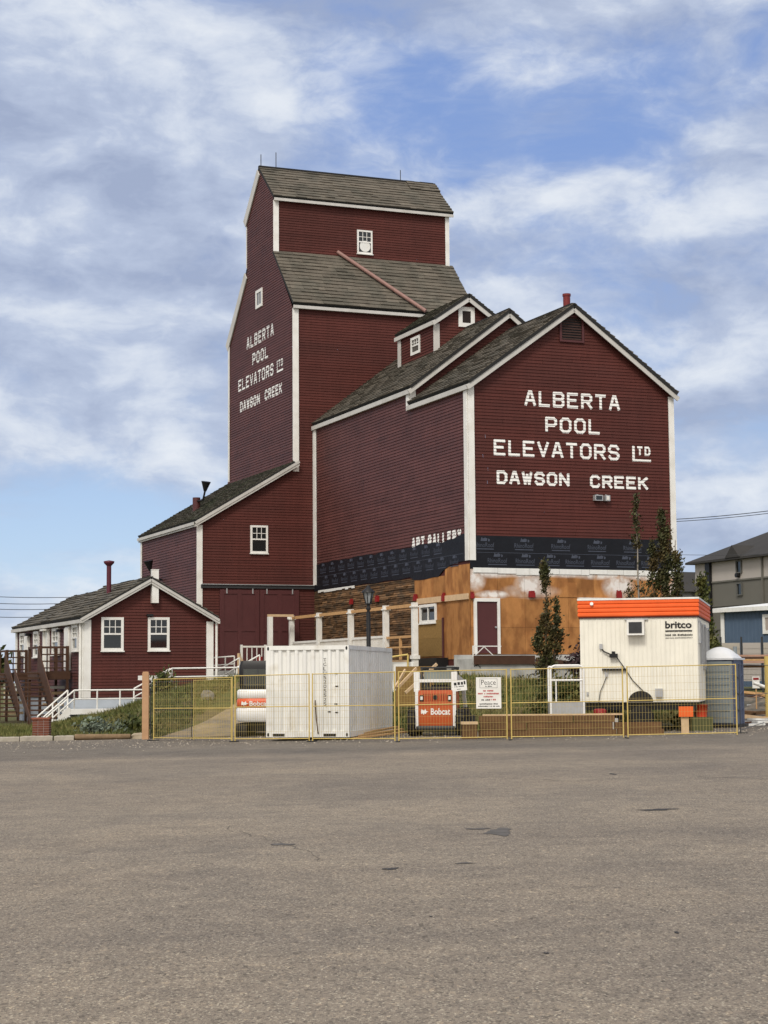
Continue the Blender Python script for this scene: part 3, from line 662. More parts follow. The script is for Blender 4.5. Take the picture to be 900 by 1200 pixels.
w.box(0.0, AW-0.002, 0.001, Vt-0.05, 0.5, 7.5, 0)
w.build('wall', [red, redl], an)
r_ = MB()
for u0, sg, sd_ in ((-OH, 1, 31), (AW+OH, -1, 32)):
    for va, vb, zf, sdd in ((-0.34, V2-0.03, zt1, 0), (V2-0.34, Vt-0.02, zt2, 5)):
        a = Vector((u0, va, zf(u0))); b = Vector((RU, va, zf(RU))); s = b-a
        shingles(r_, a, (0, 1, 0), s, vb-va, s.length, seed=sd_+sdd, exp=0.27, t=0.048, wlo=0.3, whi=0.8, var=0.13)
r_.box(RU-0.09, RU+0.09, -0.25, V2-0.26, zt1(RU)-0.12, zt1(RU)+0.02, 1); r_.box(RU-0.09, RU+0.09, V2-0.25, Vt-0.03, zt2(RU)-0.12, zt2(RU)+0.02, 1)
roof = r_.build('roof', [shingle, roofedge], an)
t = MB()
for v, zf in ((-0.28, zt1), (V2-0.28, zt2)):
    for u0 in (-OH-0.02, AW+OH+0.02): t.bar((u0, v, zf(u0)-0.27), (RU, v, zf(RU)-0.27), 0.20, 0.05)
t.bar((-OH-0.01, -0.28, zt1(-OH)-0.25), (-OH-0.01, V2, zt1(-OH)-0.25), 0.20, 0.05); t.bar((-OH-0.01, V2-0.28, zt2(-OH)-0.25), (-OH-0.01, Vt-0.05, zt2(-OH)-0.25), 0.20, 0.05)
t.box(-OH+0.02, 0, -0.25, V2, 13.44, 13.46); t.box(-OH+0.02, 0, V2, Vt-0.05, 14.17, 14.19)
t.build_each('fascia', fasciap, an)
t = MB()
t.mbox(m0, -0.03, 0.24, 0.038, 0.085, 6.44, 13.62); t.mbox(mL0, -0.045, 0.28, 0.038, 0.085, 6.44, 13.46)
t.mbox(m0, AW-0.23, AW+0.03, 0.038, 0.085, 6.2, 13.62); t.mbox(mL0, Vt-0.42, Vt-0.02, 0.038, 0.085, 6.36, 14.2)
t.mbox(mL0, V2-0.05, V2+0.22, 0.038, 0.085, 13.45, 14.2); t.mbox(mapF(V2), -0.03, 0.26, 0.038, 0.085, 13.75, 14.35)
t.build_each('corner_board', white, an)
lt = MB(); Wd = 0.118
for txt, a, b, z, h, g in (('ALBERTA', 2.57, 7.08, 12.90, 0.66, 0.13), ('POOL', 3.52, 6.10, 11.84, 0.65, 0.13), ('ELEVATORS', 1.13, 7.01, 10.77, 0.67, 0.12), ('DAWSON', 1.25, 4.61, 9.60, 0.56, 0.09), ('CREEK', 5.58, 8.37, 9.57, 0.56, 0.09)):
    letters(an, txt, m0, a, b, z, h, Wd, g)
clap(lt, [(7.63, 10.77), (7.75, 10.77), (7.75, 11.43), (7.63, 11.43)], m0, extra=.004, underside=False); clap(lt, [(7.63, 10.77), (8.53, 10.77), (8.53, 10.87), (7.63, 10.87)], m0, extra=.005, underside=False)
letters(an, 'TD', m0, 7.86, 8.51, 11.03, 0.40, 0.085, 0.09)
letters(an, 'ART', mL0, 5.98, 4.55, 7.22, 0.56, 0.15, 0.10); letters(an, 'GALLERY', mL0, 4.2, 0.75, 7.22, 0.56, 0.15, 0.12)
lt.build('painted_letter', wletter, an)
# gable vent
lv = MB()
for z in frange(15.86, 16.74, 0.11): lv.hexa([m0(4.36, 0.03, z), m0(5.27, 0.03, z), m0(5.27, 0.075, z-0.05), m0(4.36, 0.075, z-0.05), m0(4.36, 0.03, z+0.02), m0(5.27, 0.03, z+0.02), m0(5.27, 0.075, z-0.03), m0(4.36, 0.075, z-0.03)])
lv.mbox(m0, 4.34, 5.29, 0.026, 0.030, 15.80, 16.76, 1)
o = lv.build('gable_vent', [M('vent_slat', (0.045, 0.022, 0.018), 0.7, 0.2, 4), blackm], an)
fr = MB(); fr.mbox(m0, 4.24, 4.34, 0.02, 0.09, 15.70, 16.86); fr.mbox(m0, 5.29, 5.39, 0.02, 0.09, 15.70, 16.86); fr.mbox(m0, 4.34, 5.29, 0.02, 0.09, 15.70, 15.79); fr.mbox(m0, 4.34, 5.29, 0.02, 0.09, 16.77, 16.86)
fr.build('vent_frame', reddoor, o)
c = MB(); c.tube((5.27, 1.2, 16.6), (5.27, 1.2, 17.98), 0.155, 14); c.tube((5.27, 1.2, 17.95), (5.27, 1.2, 18.05), 0.18, 14); c.build('chimney', M('red_flue', (0.16, 0.02, 0.02), 0.4, 0.15, 4), an)
for a, b, q in ((5.70, 6.08, 0), (6.20, 6.42, 1)):
    c = MB(); c.mbox(m0, a, b, 0.03, 0.22, 9.03, 9.27); c.mbox(m0, a+0.05, b-0.05, 0.221, 0.235, 9.07, 9.23, 1); c.tube(m0((a+b)/2, 0, 9.3), m0((a+b)/2, 0.12, 9.27), 0.03, 6)
    c.build('floodlight', [steel, glass if q == 0 else white], an)
# roof cupola
CU0, CU1, CV0, CV1 = 3.1, 6.56, 10.5, 14.75
w = MB(); mc = mapF(CV0)
clap(w, [(CU0, 16.4), (CU1, 16.4), (CU1, 18.58), (RU, 19.76), (CU0, 18.58)], mc, rs=41); clap(w, [(CV0, 16.4), (CV1, 16.4), (CV1, 18.5), (CV0, 18.5)], mapL(CU0), rs=42)
clap(w, [(CV0, 16.4), (CV1, 16.4), (CV1, 18.5), (CV0, 18.5)], mapL(CU1, 1), rs=43); clap(w, [(CU0, 16.4), (CU1, 16.4), (CU1, 18.58), (RU, 19.76), (CU0, 18.58)], mapF(CV1, 1), rs=44)
cu = w.build('roof_cupola', red, an)
r_ = MB(); zc = lambda u: 18.68+0.68*(RU-CU0-abs(u-RU))
for u0, sdd in ((CU0-0.13, 51), (CU1+0.13, 52)):
    a = Vector((u0, CV0-0.33, zc(u0))); b = Vector((RU, CV0-0.33, zc(RU))); shingles(r_, a, (0, 1, 0), b-a, CV1-CV0+0.58, (b-a).length, seed=sdd)
r_.build('cupola_roof', [shingle_dark, roofedge], cu)
t = MB()
for u0 in (CU0-0.15, CU1+0.15): t.bar((u0, CV0-0.28, zc(u0)-0.27), (RU, CV0-0.28, zc(RU)-0.27), 0.20, 0.05)
t.bar((CU0-0.14, CV0-0.28, zc(CU0-.13)-0.25), (CU0-0.14, CV1+0.24, zc(CU0-.13)-0.25), 0.20, 0.05)
t.mbox(mc, CU0-0.03, CU0+0.28, 0.038, 0.075, 16.75, 18.35); t.mbox(mapL(CU0), CV1-0.35, CV1+0.02, 0.038, 0.075, 16.7, 18.3)
t.build_each('cupola_trim', fasciap, cu)
window(cu, mc, 4.38, 5.22, 18.28, 19.25, 0.20, 1, 1, sash=False, sill=False, pane=M('dark_opening', (0.02, 0.012, 0.01), 0.7, 0.2, 3))
window(cu, mapL(CU0), 12.05, 13.15, 17.24, 18.10, 0.13, 3, 2, pane=glass_grey, sill=False)
# building paper with the printed marks in rows
PT = 0.05
bp = MB()
bp.mbox(m0, 0.0, AW, 0.012, PT, 6.10, 7.455)
n = 36; top = []; bot = []
for i in range(n+1):
    v = Vt-0.05 + (0.0-(Vt-0.05))*i/n
    top.append((v, 7.40+0.03*math.sin(v*1.7)+0.03*math.sin(v*4.1)+(0.10 if v < 1.2 else 0)))
    bot.append((v, (6.06 if v > 5.7 else (5.92 if v > 2.8 else 6.16+0.25*(1-smooth((v-1.5)/1.3))))+0.025*math.sin(v*2.3)))
bp.prism(top+bot[::-1], mL0, 0.012, PT)
rhv, rhf = font_mesh('RhinoRoof', 0.012)
def logo(mb, mp, s, z, wd, sg):
    put_text(mb, 'RhinoRoof', mp, s, s+sg*wd, z, 0.19, PT+0.004, mat=1)
    mb.face([mp(s+sg*wd*x, PT+0.004, z+y) for x, y in ((0.02, -0.09), (0.98, -0.09), (0.98, -0.055), (0.02, -0.055))], 1)
    mb.face([mp(s+sg*wd*x, PT+0.004, z+0.25+y) for x, y in ((0.30, 0.0), (0.62, 0.0), (0.66, 0.10), (0.55, 0.14), (0.42, 0.10), (0.36, 0.16))], 1)
    mb.face([mp(s+sg*wd*x, PT+0.004, z+0.24+y) for x, y in ((0.69, 0.0), (0.76, 0.0), (0.78, 0.08), (0.70, 0.12))], 1)
r = random.Random(3)
for k, x in enumerate((0.35, 2.15, 3.85, 5.55, 7.25, 8.75)): logo(bp, m0, min(x-0.15, 8.5), 6.98, 0.88, 1)
for k, x in enumerate((0.78, 2.05, 3.2, 4.35, 5.55, 6.75, 7.95)): logo(bp, m0, x, 6.35, 0.88, 1)
for k in range(14): 
    if 17.6-1.28*k > 2.4: logo(bp, mL0, 17.6-1.28*k, 6.98, 0.85, -1)
    if 17.2-1.28*k > 1.5: logo(bp, mL0, 17.2-1.28*k, 6.36, 0.85, -1)
bp.mbox(m0, 0.3, AW-.1, PT, PT+0.003, 6.76, 6.775, 1); bp.mbox(mL0, 0.5, Vt-.2, PT, PT+0.003, 6.74, 6.755, 1)
bp.build('building_paper', [paper, paperink], an)
# torn red edge of the boards over the paper
# sheathing
fm = overspray_mat('plywood_front', [(2.74, 5.45, 0.85, 0.62, 1.5), (2.74, 5.2, 1.5, 0.35, 0.7), (6.82, 5.45, 0.85, 0.62, 1.5), (9.5, 5.3, 0.6, 0.6, 1.2), (0.25, 5.7, 0.5, 0.6, 1.2), (1.0, 5.05, 0.9, 0.20, 1.5),
     (1.0, 5.99, 1.4, 0.30, 1.6), (2.6, 5.99, 1.8, 0.28, 1.7), (4.2, 5.99, 1.6, 0.24, 1.7), (6.0, 5.99, 1.9, 0.30, 1.7), (8.2, 5.99, 2.2, 0.30, 1.7)])
sh = MB(); SD = 0.03
r = random.Random(9)
cols = [0.0, 1.22, 2.45, 3.65, 4.45, 5.65, 6.9, 8.1, AW]
for a, b in zip(cols, cols[1:]):
    for z0, z1 in ((2.62, 3.718), (3.727, 4.944), (4.953, 6.09)): sh.mbox(m0, a+0.005, b-0.005, 0.01, SD+r.random()*0.008, z0, z1, 0, 0.84+0.28*r.random())
sh.mbox(m0, 3.98, 4.85, 0.01, SD+0.02, 4.98, 5.58, 0, 1.12); sh.mbox(m0, 5.1, 6.0, 0.01, SD+0.016, 2.9, 4.75, 0, 1.35)
sh.build('front_plywood', fm, an)
sh = MB()
for v0, v1 in ((-0.02, 1.2), (1.206, 2.42), (2.426, 3.64), (3.646, 4.86), (4.866, 5.68)):
    for z0, z1 in ((2.45, 4.80), (4.804, 5.95 if v1 > 2.5 else 6.30)): sh.mbox(mL0, v0, v1, 0.01, SD+r.random()*0.006, z0, z1, 0, 0.88+0.24*r.random())
sh.build('side_plywood', ply, an)
sh = MB()
clap(sh, [(5.69, 2.2), (Vt-0.05, 2.2), (Vt-0.05, 6.08), (5.69, 6.0)], mL0, pitch=0.095, lip=0.035, var=0.45, rs=61)
for k in range(220):
    v = 5.8+12.4*r.random(); z = 2.4+3.4*r.random(); l = 0.3+1.1*r.random(); z = round(z/0.095)*0.095
    sh.mbox(mL0, v, min(v+l, Vt-0.1), 0.02, 0.045+0.02*r.random(), z+0.01, z+0.085, 0, 0.5+0.9*r.random())
sh.build('old_sheathing', sheath, an)
hb = MB(); hb.mbox(mL0, 0.02, 5.4, 0.05, 0.10, 4.86, 5.10); hb.build('header_board', lumber_pale, an)
cb = MB()
x = 0.12
while x < AW-0.1:
    l = 0.35+0.8*r.random(); x2 = min(AW, x+l); cb.mbox(m0, x, x2-0.012, 0.052, 0.058+0.01*r.random(), 5.86+0.10*r.random(), 6.14); x = x2
cb.build('white_flashing_tape', contw, an); cb = MB()
for k in range(12): v = 17.9-0.42*k; cb.mbox(mL0, v-0.4, v, 0.05, 0.058, 5.93+0.07*r.random(), 6.07)
cb.build('white_flashing_tape', contw, an)
for s, mp, z, ww, hh in ((2.74, m0, 5.05, 0.27, 0.20), (6.82, m0, 5.08, 0.22, 0.26), (9.50, m0, 5.12, 0.22, 0.28), (13.2, mL0, 5.28, 0.28, 0.18), (9.9, mL0, 5.28, 0.30, 0.22), (5.45, mL0, 5.12, 0.28, 0.2), (2.45, mL0, 5.0, 0.22, 0.26), (0.05, m0, 4.98, 0.14, 0.2)):
    c = MB(); c.mbox(mp, s-ww/2, s+ww/2, 0.05, 0.16, z-hh/2, z+hh/2)
    for k in range(3): c.mbox(mp, s-ww/2+ww*k/3+0.01, s-ww/2+ww*(k+1)/3-0.02, 0.06, 0.14, z+hh/2, z+hh/2+0.05+0.05*r.random())
    c.build('taped_light_fitting', redtape, an)
c = MB(); c.mbox(m0, 4.92, 6.4, 0.04, 0.15, 4.72, 4.84, 0); c.mbox(m0, 4.88, 6.4, 0.04, 0.20, 4.842, 4.96, 1); c.build('boarded_opening_head', [redtape, contw], an)
f = MB(); f.mbox(m0, 0.12, 0.24, 0.035, 0.13, 2.64, 4.90); f.mbox(m0, 1.16, 1.28, 0.035, 0.13, 2.64, 4.90); f.mbox(m0, 0.24, 1.16, 0.035, 0.13, 4.76, 4.90); df = f.build('door_frame', white, an)
f = MB(); f.mbox(m0, 0.242, 1.158, 0.035, 0.08, 2.66, 4.755); dr = f.build('door', reddoor, df); f = MB(); f.tube(m0(1.08, 0.08, 3.72), m0(1.08, 0.15, 3.72), 0.04, 10); f.build('handle', steel, dr)
window(an, mL0, 3.30, 5.05, 4.02, 4.82, 0.12, 2, 1, sash=False, dep=0.10)
f = MB(); f.mbox(mL0, 2.67, 5.42, 0.06, 0.085, 2.60, 3.36, 0, 0.95); f.mbox(mL0, 2.67, 5.42, 0.06, 0.083, 3.364, 4.12, 0, 1.1); f.mbox(mL0, 2.55, 2.66, 0.05, 0.10, 2.5, 4.2, 1); f.build('covering_panel', [osb, reddoor], an)
f = MB(); f.mbox(mL0, 2.2, 5.5, 0.02, 0.55, 2.0, 2.52); o = f.build('dark_canopy', blackm, an)
# foundation with its bands
f = MB(); f.mbox(m0, -0.75, AW, 0.0, 0.10, 0.6, 2.60); f.mbox(mL0, -0.1, Vt, 0.0, 0.10, 0.6, 2.18); f.build('foundation', concrete, an)

# ------------------------------------------------------------------ porch along the annex, entrance ramp
po = thing('side_porch', 'long wooden porch with white posts and balusters along the brown boarded wall', 'porch', O, YAW)
PU = -1.5
f = MB(); f.box(PU-0.1, -0.12, 5.3, 17.9, 2.28, 2.46)
for v in frange(5.5, 17.9, 2.4): f.box(PU, PU+0.12, v-0.06, v+0.06, 0.8, 2.27)
f.build('deck', [lumber_pale], po)
PV = (2.25, 5.42, 9.62, 13.80, 17.75)
for v in PV:
    f = MB(); f.box(PU-0.11, PU+0.11, v-0.11, v+0.11, 2.1, 4.80); f.box(PU-0.16, PU+0.16, v-0.16, v+0.16, 4.60, 4.66); f.box(PU-0.16, PU+0.16, v-0.16, v+0.16, 2.47, 2.62); f.build('post', white, po)
for k, (a, b) in enumerate(zip(PV, PV[1:])):
    f = MB(); f.box(PU-0.04, PU+0.04, a+0.14, b-0.14, 4.62, 4.76); f.build('beam', lumber, po)
for a, b in ((5.42, 9.62), (9.62, 13.80), (13.80, 17.75)):
    f = MB(); f.box(PU-0.04, PU+0.04, a+0.17, b-0.17, 3.42, 3.52); f.box(PU-0.03, PU+0.03, a+0.17, b-0.17, 2.62, 2.69)
    for v in frange(a+0.25, b-0.2, 0.14): f.box(PU-0.02, PU+0.02, v-0.02, v+0.02, 2.69, 3.42)
    f.build('balustrade', white, po)
f = MB(); f.box(PU-0.04, PU+0.04, 2.4, 5.28, 3.36, 3.46); f.box(PU-0.04, PU+0.04, 2.4, 5.28, 2.95, 3.02); f.box(PU-0.05, PU+0.05, 3.75, 3.85, 2.46, 3.36); f.build('lumber_rail', lumber, po)
f = MB(); f.bar((PU, 17.8, 4.70), (-4.0+2.3, 17.8, 4.70), 0.1, 0.08); f.build('end_beam', white, po)
tf = thing('doorway_frame', 'white open timber frame beside the end of the porch', 'door frame', O, YAW)
f = MB(); f.box(-2.95, -2.72, 17.0, 17.2, 2.1, 4.72); f.build('post', white, tf)
f = MB(); f.box(-2.95, -1.65, 17.02, 17.18, 4.725, 4.84); f.build('head', lumber_pale, tf)

er = thing('entrance_ramp', 'pale concrete entrance ramp with brown edge boards under the maroon door', 'ramp', O, YAW)
f = MB()
f.box(-0.65, 2.0, -1.6, -0.12, 0.7, 2.42)
f.prism([(2.0, 0.7), (7.8, 0.7), (7.8, 1.75), (2.0, 2.30)], mapF(-0.12), 0.0, 1.48)
f.build('concrete_base', concrete, er)
f = MB(); f.box(-0.62, 2.05, -1.68, -1.605, 2.20, 2.55); f.bar((2.10, -1.645, 2.32), (7.7, -1.645, 1.78), 0.30, 0.07); f.build('edge_board', brownwood, er)
f = MB()
r = random.Random(12)
for k in range(9):
    x = -0.5+r.random()*5.5; z = 1.5+r.random()*0.7
    pts = [Vector((x, -1.604, z))]
    for j in range(9): pts.append(pts[-1]+Vector(((r.random()-0.35)*0.22, 0, (r.random()-0.5)*0.26)))
    f.path(pts, 0.016, 4)
f.build('scribbles', ink, er)
f = MB()
for u in (-0.65, ):
    f.box(u, u+1.25, -1.6, -1.56, 2.9, 2.94); f.box(u, u+0.04, -1.6, -1.56, 2.5, 2.9)
    f.bar((u+.1, -1.58, 2.55), (u+0.5, -1.58, 2.9), 0.03, 0.03); f.bar((u+.5, -1.58, 2.9), (u+0.9, -1.58, 2.55), 0.03, 0.03)
f.build('white_truss', white, er)

# ------------------------------------------------------------------ office
OV, OU, OW, OL = 6.86, -14.27, 5.45, 14.6
of = thing('office_building', 'small dark red office house with gabled front, white trim and striped shingle roof', 'house', W(OU, OV, 0), YAW)
OE, OR = 4.42, 5.97
mo, mol, mor = mapF(0.0), mapL(0.0), mapL(OW, 1)
w = MB()
clap(w, [(0, 0.95), (OW, 0.95), (OW, OE-.1), (OW/2, OR-0.12), (0, OE-.1)], mo, rs=71, pitch=0.125)
clap(w, [(0, 0.95), (OL, 0.95), (OL, OE-.1), (0, OE-.1)], mol, rs=72, mat=1, pitch=0.125); clap(w, [(0, 0.95), (OL, 0.95), (OL, OE-.1), (0, OE-.1)], mor, rs=73, pitch=0.125)
clap(w, [(0, 0.95), (OW, 0.95), (OW, OE-.1), (OW/2, OR-0.4), (0, OE-.1)], mapF(OL, 1), rs=74, pitch=0.125)
w.build('wall', [red, redl], of)
f = MB(); f.box(0.02, OW-0.02, 0.02, OL-0.02, -0.4, 0.95); f.build('foundation_skirt', greyskirt, of)
r_ = MB(); ofroof = M('office_shingle', (0.115, 0.102, 0.08), 0.85, 0.2, 2.2, 0.2, rgb2=(0.075, 0.07, 0.058), s2=0.9, bump=0.4, bscale=50)
so = (OR-OE)/(OW/2)
for u0, sg in ((-0.2, 1), (OW+0.2, -1)):
    for va, vb, dz in ((-0.3, 7.95, 0.0), (7.95, OL+0.35, -0.16)):
        a = Vector((u0, va, OE-0.2*so+dz*0.3)); b = Vector((OW/2, va, OR+dz)); s = b-a
        shingles(r_, a, (0, 1, 0), s, vb-va, s.length, exp=0.30, seed=int(75+va), wlo=0.4, whi=1.2, var=0.16, t=0.05)
roof = r_.build('roof', [ofroof, roofedge], of)
c = MB(); c.tube((1.75, 3.1, 5.15), (1.75, 3.1, 6.62), 0.10, 12); c.lathe([(0.10, 0), (0.22, 0.12), (0.24, 0.2), (0.05, 0.24)], (1.75, 3.1, 6.6), 12); o = c.build('stack_pipe', M('maroon_flue', (0.09, 0.018, 0.03), 0.45, 0.15, 4), roof)
c = MB(); c.lathe([(0.26, 0), (0.13, 0.28)], (1.75, 3.1, 5.08), 12); c.build('flashing', white, roof)
t = MB()
for u0 in (-0.22, OW+0.22):
    t.bar((u0, -0.33, OE-0.2*so-0.14), (OW/2, -0.33, OR-0.14), 0.10, 0.05); t.bar((u0, -0.30, OE-0.2*so-0.24), (OW/2, -0.30, OR-0.24), 0.10, 0.05)
    t.bar((u0, -0.33, OE-0.2*so-0.20), (u0, OL+0.3, OE-0.2*so-0.20), 0.15, 0.06)
t.box(-0.2, 0, -0.28, OL, OE-0.40, OE-0.38); t.build_each('fascia', fasciap, of)
t = MB(); t.mbox(mo, -0.03, 0.26, 0.034, 0.085, 0.98, OE-0.25); t.mbox(mol, -0.045, 0.42, 0.034, 0.085, 0.98, OE-0.3); t.mbox(mo, OW-0.27, OW+0.03, 0.034, 0.085, 0.98, OE-0.3); t.mbox(mol, OL-0.35, OL, 0.034, 0.085, 0.98, OE-0.3)
t.build_each('corner_board', white, of)
for x, y in ((-0.14, 0.12), (OW+0.15, -0.14)):
    d = MB(); d.tube((x, y, 0.9 if x < 0 else 0.95), (x, y, OE-0.3), 0.055, 8); d.build('downpipe', white, of)
d = MB(); d.mbox(mo, 2.78, 3.06, 0.03, 0.26, 4.88, 6.25); d.mbox(mo, 2.77, 3.07, 0.025, 0.27, 6.251, 6.28); d.build('white_vent_stack', white, of)
window(of, mo, 0.69, 1.63, 2.90, 4.08+0.2, 0.11, 3, 2, pane=glass); window(of, mo, 2.66, 3.58, 2.91, 4.29, 0.11, 3, 2, pane=glass)
c = MB(); c.mbox(mo, 2.60, 2.86, 0.02, 0.16, 4.33, 4.42); c.build('gable_lamp', blackm, of)
for a, b, z0, z1 in ((0.90, 2.02, 2.92, 4.02), (4.65, 6.05, 2.82, 3.98), (9.05, 10.2, 2.78, 3.96), (12.3, 13.5, 2.92, 3.96)):
    window(of, mol, a, b, z0, z1, 0.12, 2, 2, dep=0.10, pane=glass_grey)
for a, b, z0, z1 in ((2.35, 3.25, 2.12, 3.96), (11.25, 12.1, 2.08, 3.82)):
    f = MB(); f.mbox(mol, a, b, 0.03, 0.12, z0, z1); f.mbox(mol, a+0.05, b-0.05, 0.121, 0.16, z0+0.05, z1-0.05); o = f.build('door', white, of)
    h = MB(); h.tube(mol(a+0.12, 0.16, z0+0.95), mol(a+0.12, 0.22, z0+0.95), 0.04, 8); h.build('handle', steel, o)
f = MB(); f.mbox(mol, 7.31, 7.42, 0.0, 0.22, 2.1, 3.9); f.mbox(mol, 6.7, 7.5, 0.0, 0.34, 3.91, 3.98); f.mbox(mol, 6.75, 7.3, 0.03, 0.14, 2.1, 3.9); f.build('porch_side_panel', white, of)
for v in (4.1, 11.0): f = MB(); f.mbox(mol, v, v+0.25, 0.03, 0.28, 3.78, 3.9); f.build('wall_lamp', blackm, of)
# brown decks with stairs on its left side
def deck(v0, v1, label, run, zf=2.08, ul=-1.45):
    d = thing('wooden_deck', label, 'deck', W(OU, OV, 0), YAW, 'brown wooden decks on the office side')
    f = MB(); f.box(ul, -0.13, v0, v1, zf-0.08, zf); f.box(ul, -0.13, v0, v0+0.06, zf-0.34, zf-0.081); f.box(ul, ul+0.06, v0+.061, v1, zf-0.34, zf-0.081); f.build('platform', brownwood, d)
    for x, y in ((ul+0.06, v0+0.06), (-0.25, v0+0.06), (ul+0.06, v1-0.06), (-0.25, v1-0.06)):
        f = MB(); f.box(x-0.06, x+0.06, y-0.06, y+0.06, zf+0.001, zf+1.06); f.box(x-0.055, x+0.055, y-0.055, y+0.055, -0.4, zf-0.341); f.build('post', brownwood, d)
    f = MB()
    for z in (1.0, 0.72, 0.44, 0.16): f.box(ul+0.12, -0.31, v0+0.02, v0+0.06, zf+z-0.045, zf+z+0.045 if z > 0.9 else zf+z+0.01)
    for x in frange(ul+0.35, -0.4, 0.32): f.box(x-0.025, x+0.025, v0+0.062, v0+0.10, zf, zf+0.95)
    f.box(ul+0.0, ul+0.05, v0+0.13, v1-0.13, zf+0.96, zf+1.05); f.build('railing', brownwood, d)
    # solid sided stair that comes down towards the lot
    zb = 0.05
    for x, up_ in ((ul-0.08, 1.0), (ul-1.05, 0.12)):
        f = MB(); a = Vector((x, v0-0.05, zf)); b = Vector((x, v0-run, zb)); n = 1
        f.hexa([a+Vector((0, 0, -0.35)), a+Vector((.05, 0, -0.35)), b+Vector((.05, 0, -0.1)), b+Vector((0, 0, -0.1)), a+Vector((0, 0, up_)), a+Vector((.05, 0, up_)), b+Vector((.05, 0, 0.45*up_+.1)), b+Vector((0, 0, 0.45*up_+.1))])
        f.build('stair_side', brownwood, d)
    n = 11
    for k in range(n):
        t_ = (k+0.5)/n; z = zf+(zb-zf)*t_; v = v0-0.05+(-run+0.05)*t_
        f = MB(); f.box(ul-1.0, ul-0.09, v-0.14, v+0.14, z-0.03, z+0.03); f.build('step', brownwood, d)
deck(2.0, 4.4, 'brown wooden deck with stairs at the nearer white door of the office', 3.6)
deck(10.9, 12.9, 'brown wooden deck with stairs at the farther white door of the office', 3.6, ul=-1.2)
# pale lattice below the decks is seen between the posts
for k, (v0, lb) in enumerate(((1.2, 'stack of pale boards stored below the nearer office deck'), (10.2, 'stack of pale boards stored below the farther office deck'))):
    bx = thing('board_stack', lb, 'boards', W(OU-1.2, OV+v0+1.6, 0), YAW, 'boards stored under the office decks')
    for j in range(6): f = MB(); f.box(0.1, 1.0, -0.05, 0.05+0.02*j, 0.15+0.24*j, 0.27+0.24*j); f.build('board', white if j % 2 else lumber_pale, bx)

# white walkway with rails in front of the office
wk = thing('white_walkway', 'white painted walkway with pipe railings and steps in front of the office', 'walkway', O, YAW)
WV = 4.0
def rail_run(parent, pts, v, h=0.72, posts=3, r_=0.033, mid=True):
    f = MB()
    for a, b in zip(pts, pts[1:]):
        A = Vector((a[0], v, a[1]+h)); B = Vector((b[0], v, b[1]+h)); f.tube(A, B, r_, 8)
        if mid: f.tube(A-Vector((0, 0, h*0.47)), B-Vector((0, 0, h*0.47)), r_*0.85, 8)
        for k in range(posts+1):
            q = A+(B-A)*k/posts; f.tube(q, q-Vector((0, 0, h)), r_, 8)
    return f.build('railing', white, parent)
f = MB(); f.box(-15.45, -12.45, WV-0.05, WV+1.3, 0.36, 0.56); f.box(-12.44, -11.4, WV-0.05, WV+1.3, 0.36, 0.5)
for u in (-14.0, -12.6): f.box(u-0.06, u+0.06, WV, WV+0.12, -0.3, 0.359)
f.build('walk_deck', white, wk)
f = MB(); f.box(-15.4, -7.6, WV+1.35, WV+1.45, 0.0, 0.95); f.build('skirt_wall', greyskirt, wk)
f = MB(); f.prism([(-16.35, -0.35), (-16.1, -0.35), (-15.46, 0.36), (-15.46, 0.62), (-15.6, 0.62)], mapF(WV+0.02), 0.0, 0.06)
for k in range(5): f.box(-16.22+0.17*k, -15.97+0.17*k, WV-0.03, WV+1.2, -0.22+0.16*k, -0.17+0.16*k)
f.build('steps', white, wk)
rail_run(wk, [(-16.5, -0.45), (-15.3, 0.58)], WV, posts=2); rail_run(wk, [(-16.5, -0.45), (-15.3, 0.58)], WV+1.2, posts=2)
rail_run(wk, [(-15.3, 0.58), (-12.55, 0.58)], WV, posts=3); rail_run(wk, [(-12.55, 0.58), (-11.35, 1.42)], WV, posts=2); rail_run(wk, [(-12.6, 0.62), (-11.1, 1.42)], WV+1.2, posts=2)
rail_run(wk, [(-11.35, 1.42), (-8.0, 1.45)], WV, posts=1); rail_run(wk, [(-8.0, 1.45), (-7.0, 1.98)], WV+2, posts=2)
f = MB(); f.prism([(-12.45, 0.3), (-12.2, 0.3), (-11.3, 1.2), (-11.3, 1.4), (-12.45, 0.55)], mapF(WV+1.2), 0.0, 0.06)
for k in range(5): f.box(-12.4+0.2*k, -12.1+0.2*k, WV, WV+1.2, 0.66+0.16*k, 0.71+0.16*k)
f.box(-11.3, -7.9, WV+0.05, WV+1.2, 1.25, 1.42); f.build('upper_steps', white, wk)
f = MB(); f.box(-12.75, -11.75, WV-0.10, WV-0.02, 1.68, 1.86); f.build('white_panel', white, wk)
rl = thing('door_railing', 'white railing with balusters on the ramp before the maroon sliding doors', 'railing', O, YAW)
f = MB(); f.box(-5.3, -2.2, 13.97, 14.03, 3.17, 3.25); f.box(-5.3, -2.2, 13.98, 14.02, 2.2, 2.26)
for u in frange(-5.0, -2.4, 0.24): f.box(u-0.02, u+0.02, 13.985, 14.015, 2.26, 3.17)
for u in (-5.27, -4.1, -2.25): f.box(u-0.05, u+0.05, 13.95, 14.05, 1.2, 3.3)
f.build('railing', white, rl)
f = MB(); f.box(-5.35, -2.1, 13.9, 18.3, 1.3, 2.12); f.build('landing', concrete, rl)
f = MB(); f.box(-4.55, -4.32, 13.8, 13.9, 2.2, 2.75); tag(f.build('red_sign', redtape), 'small red board hanging on the white railing before the sliding doors', 'board'); bpy.data.objects['red_sign'].location = O; bpy.data.objects['red_sign'].rotation_euler = (0, 0, YAW)
r3 = thing('stair_railing', 'short white stair railing between the office corner and the black excavator cab', 'railing', O, YAW)
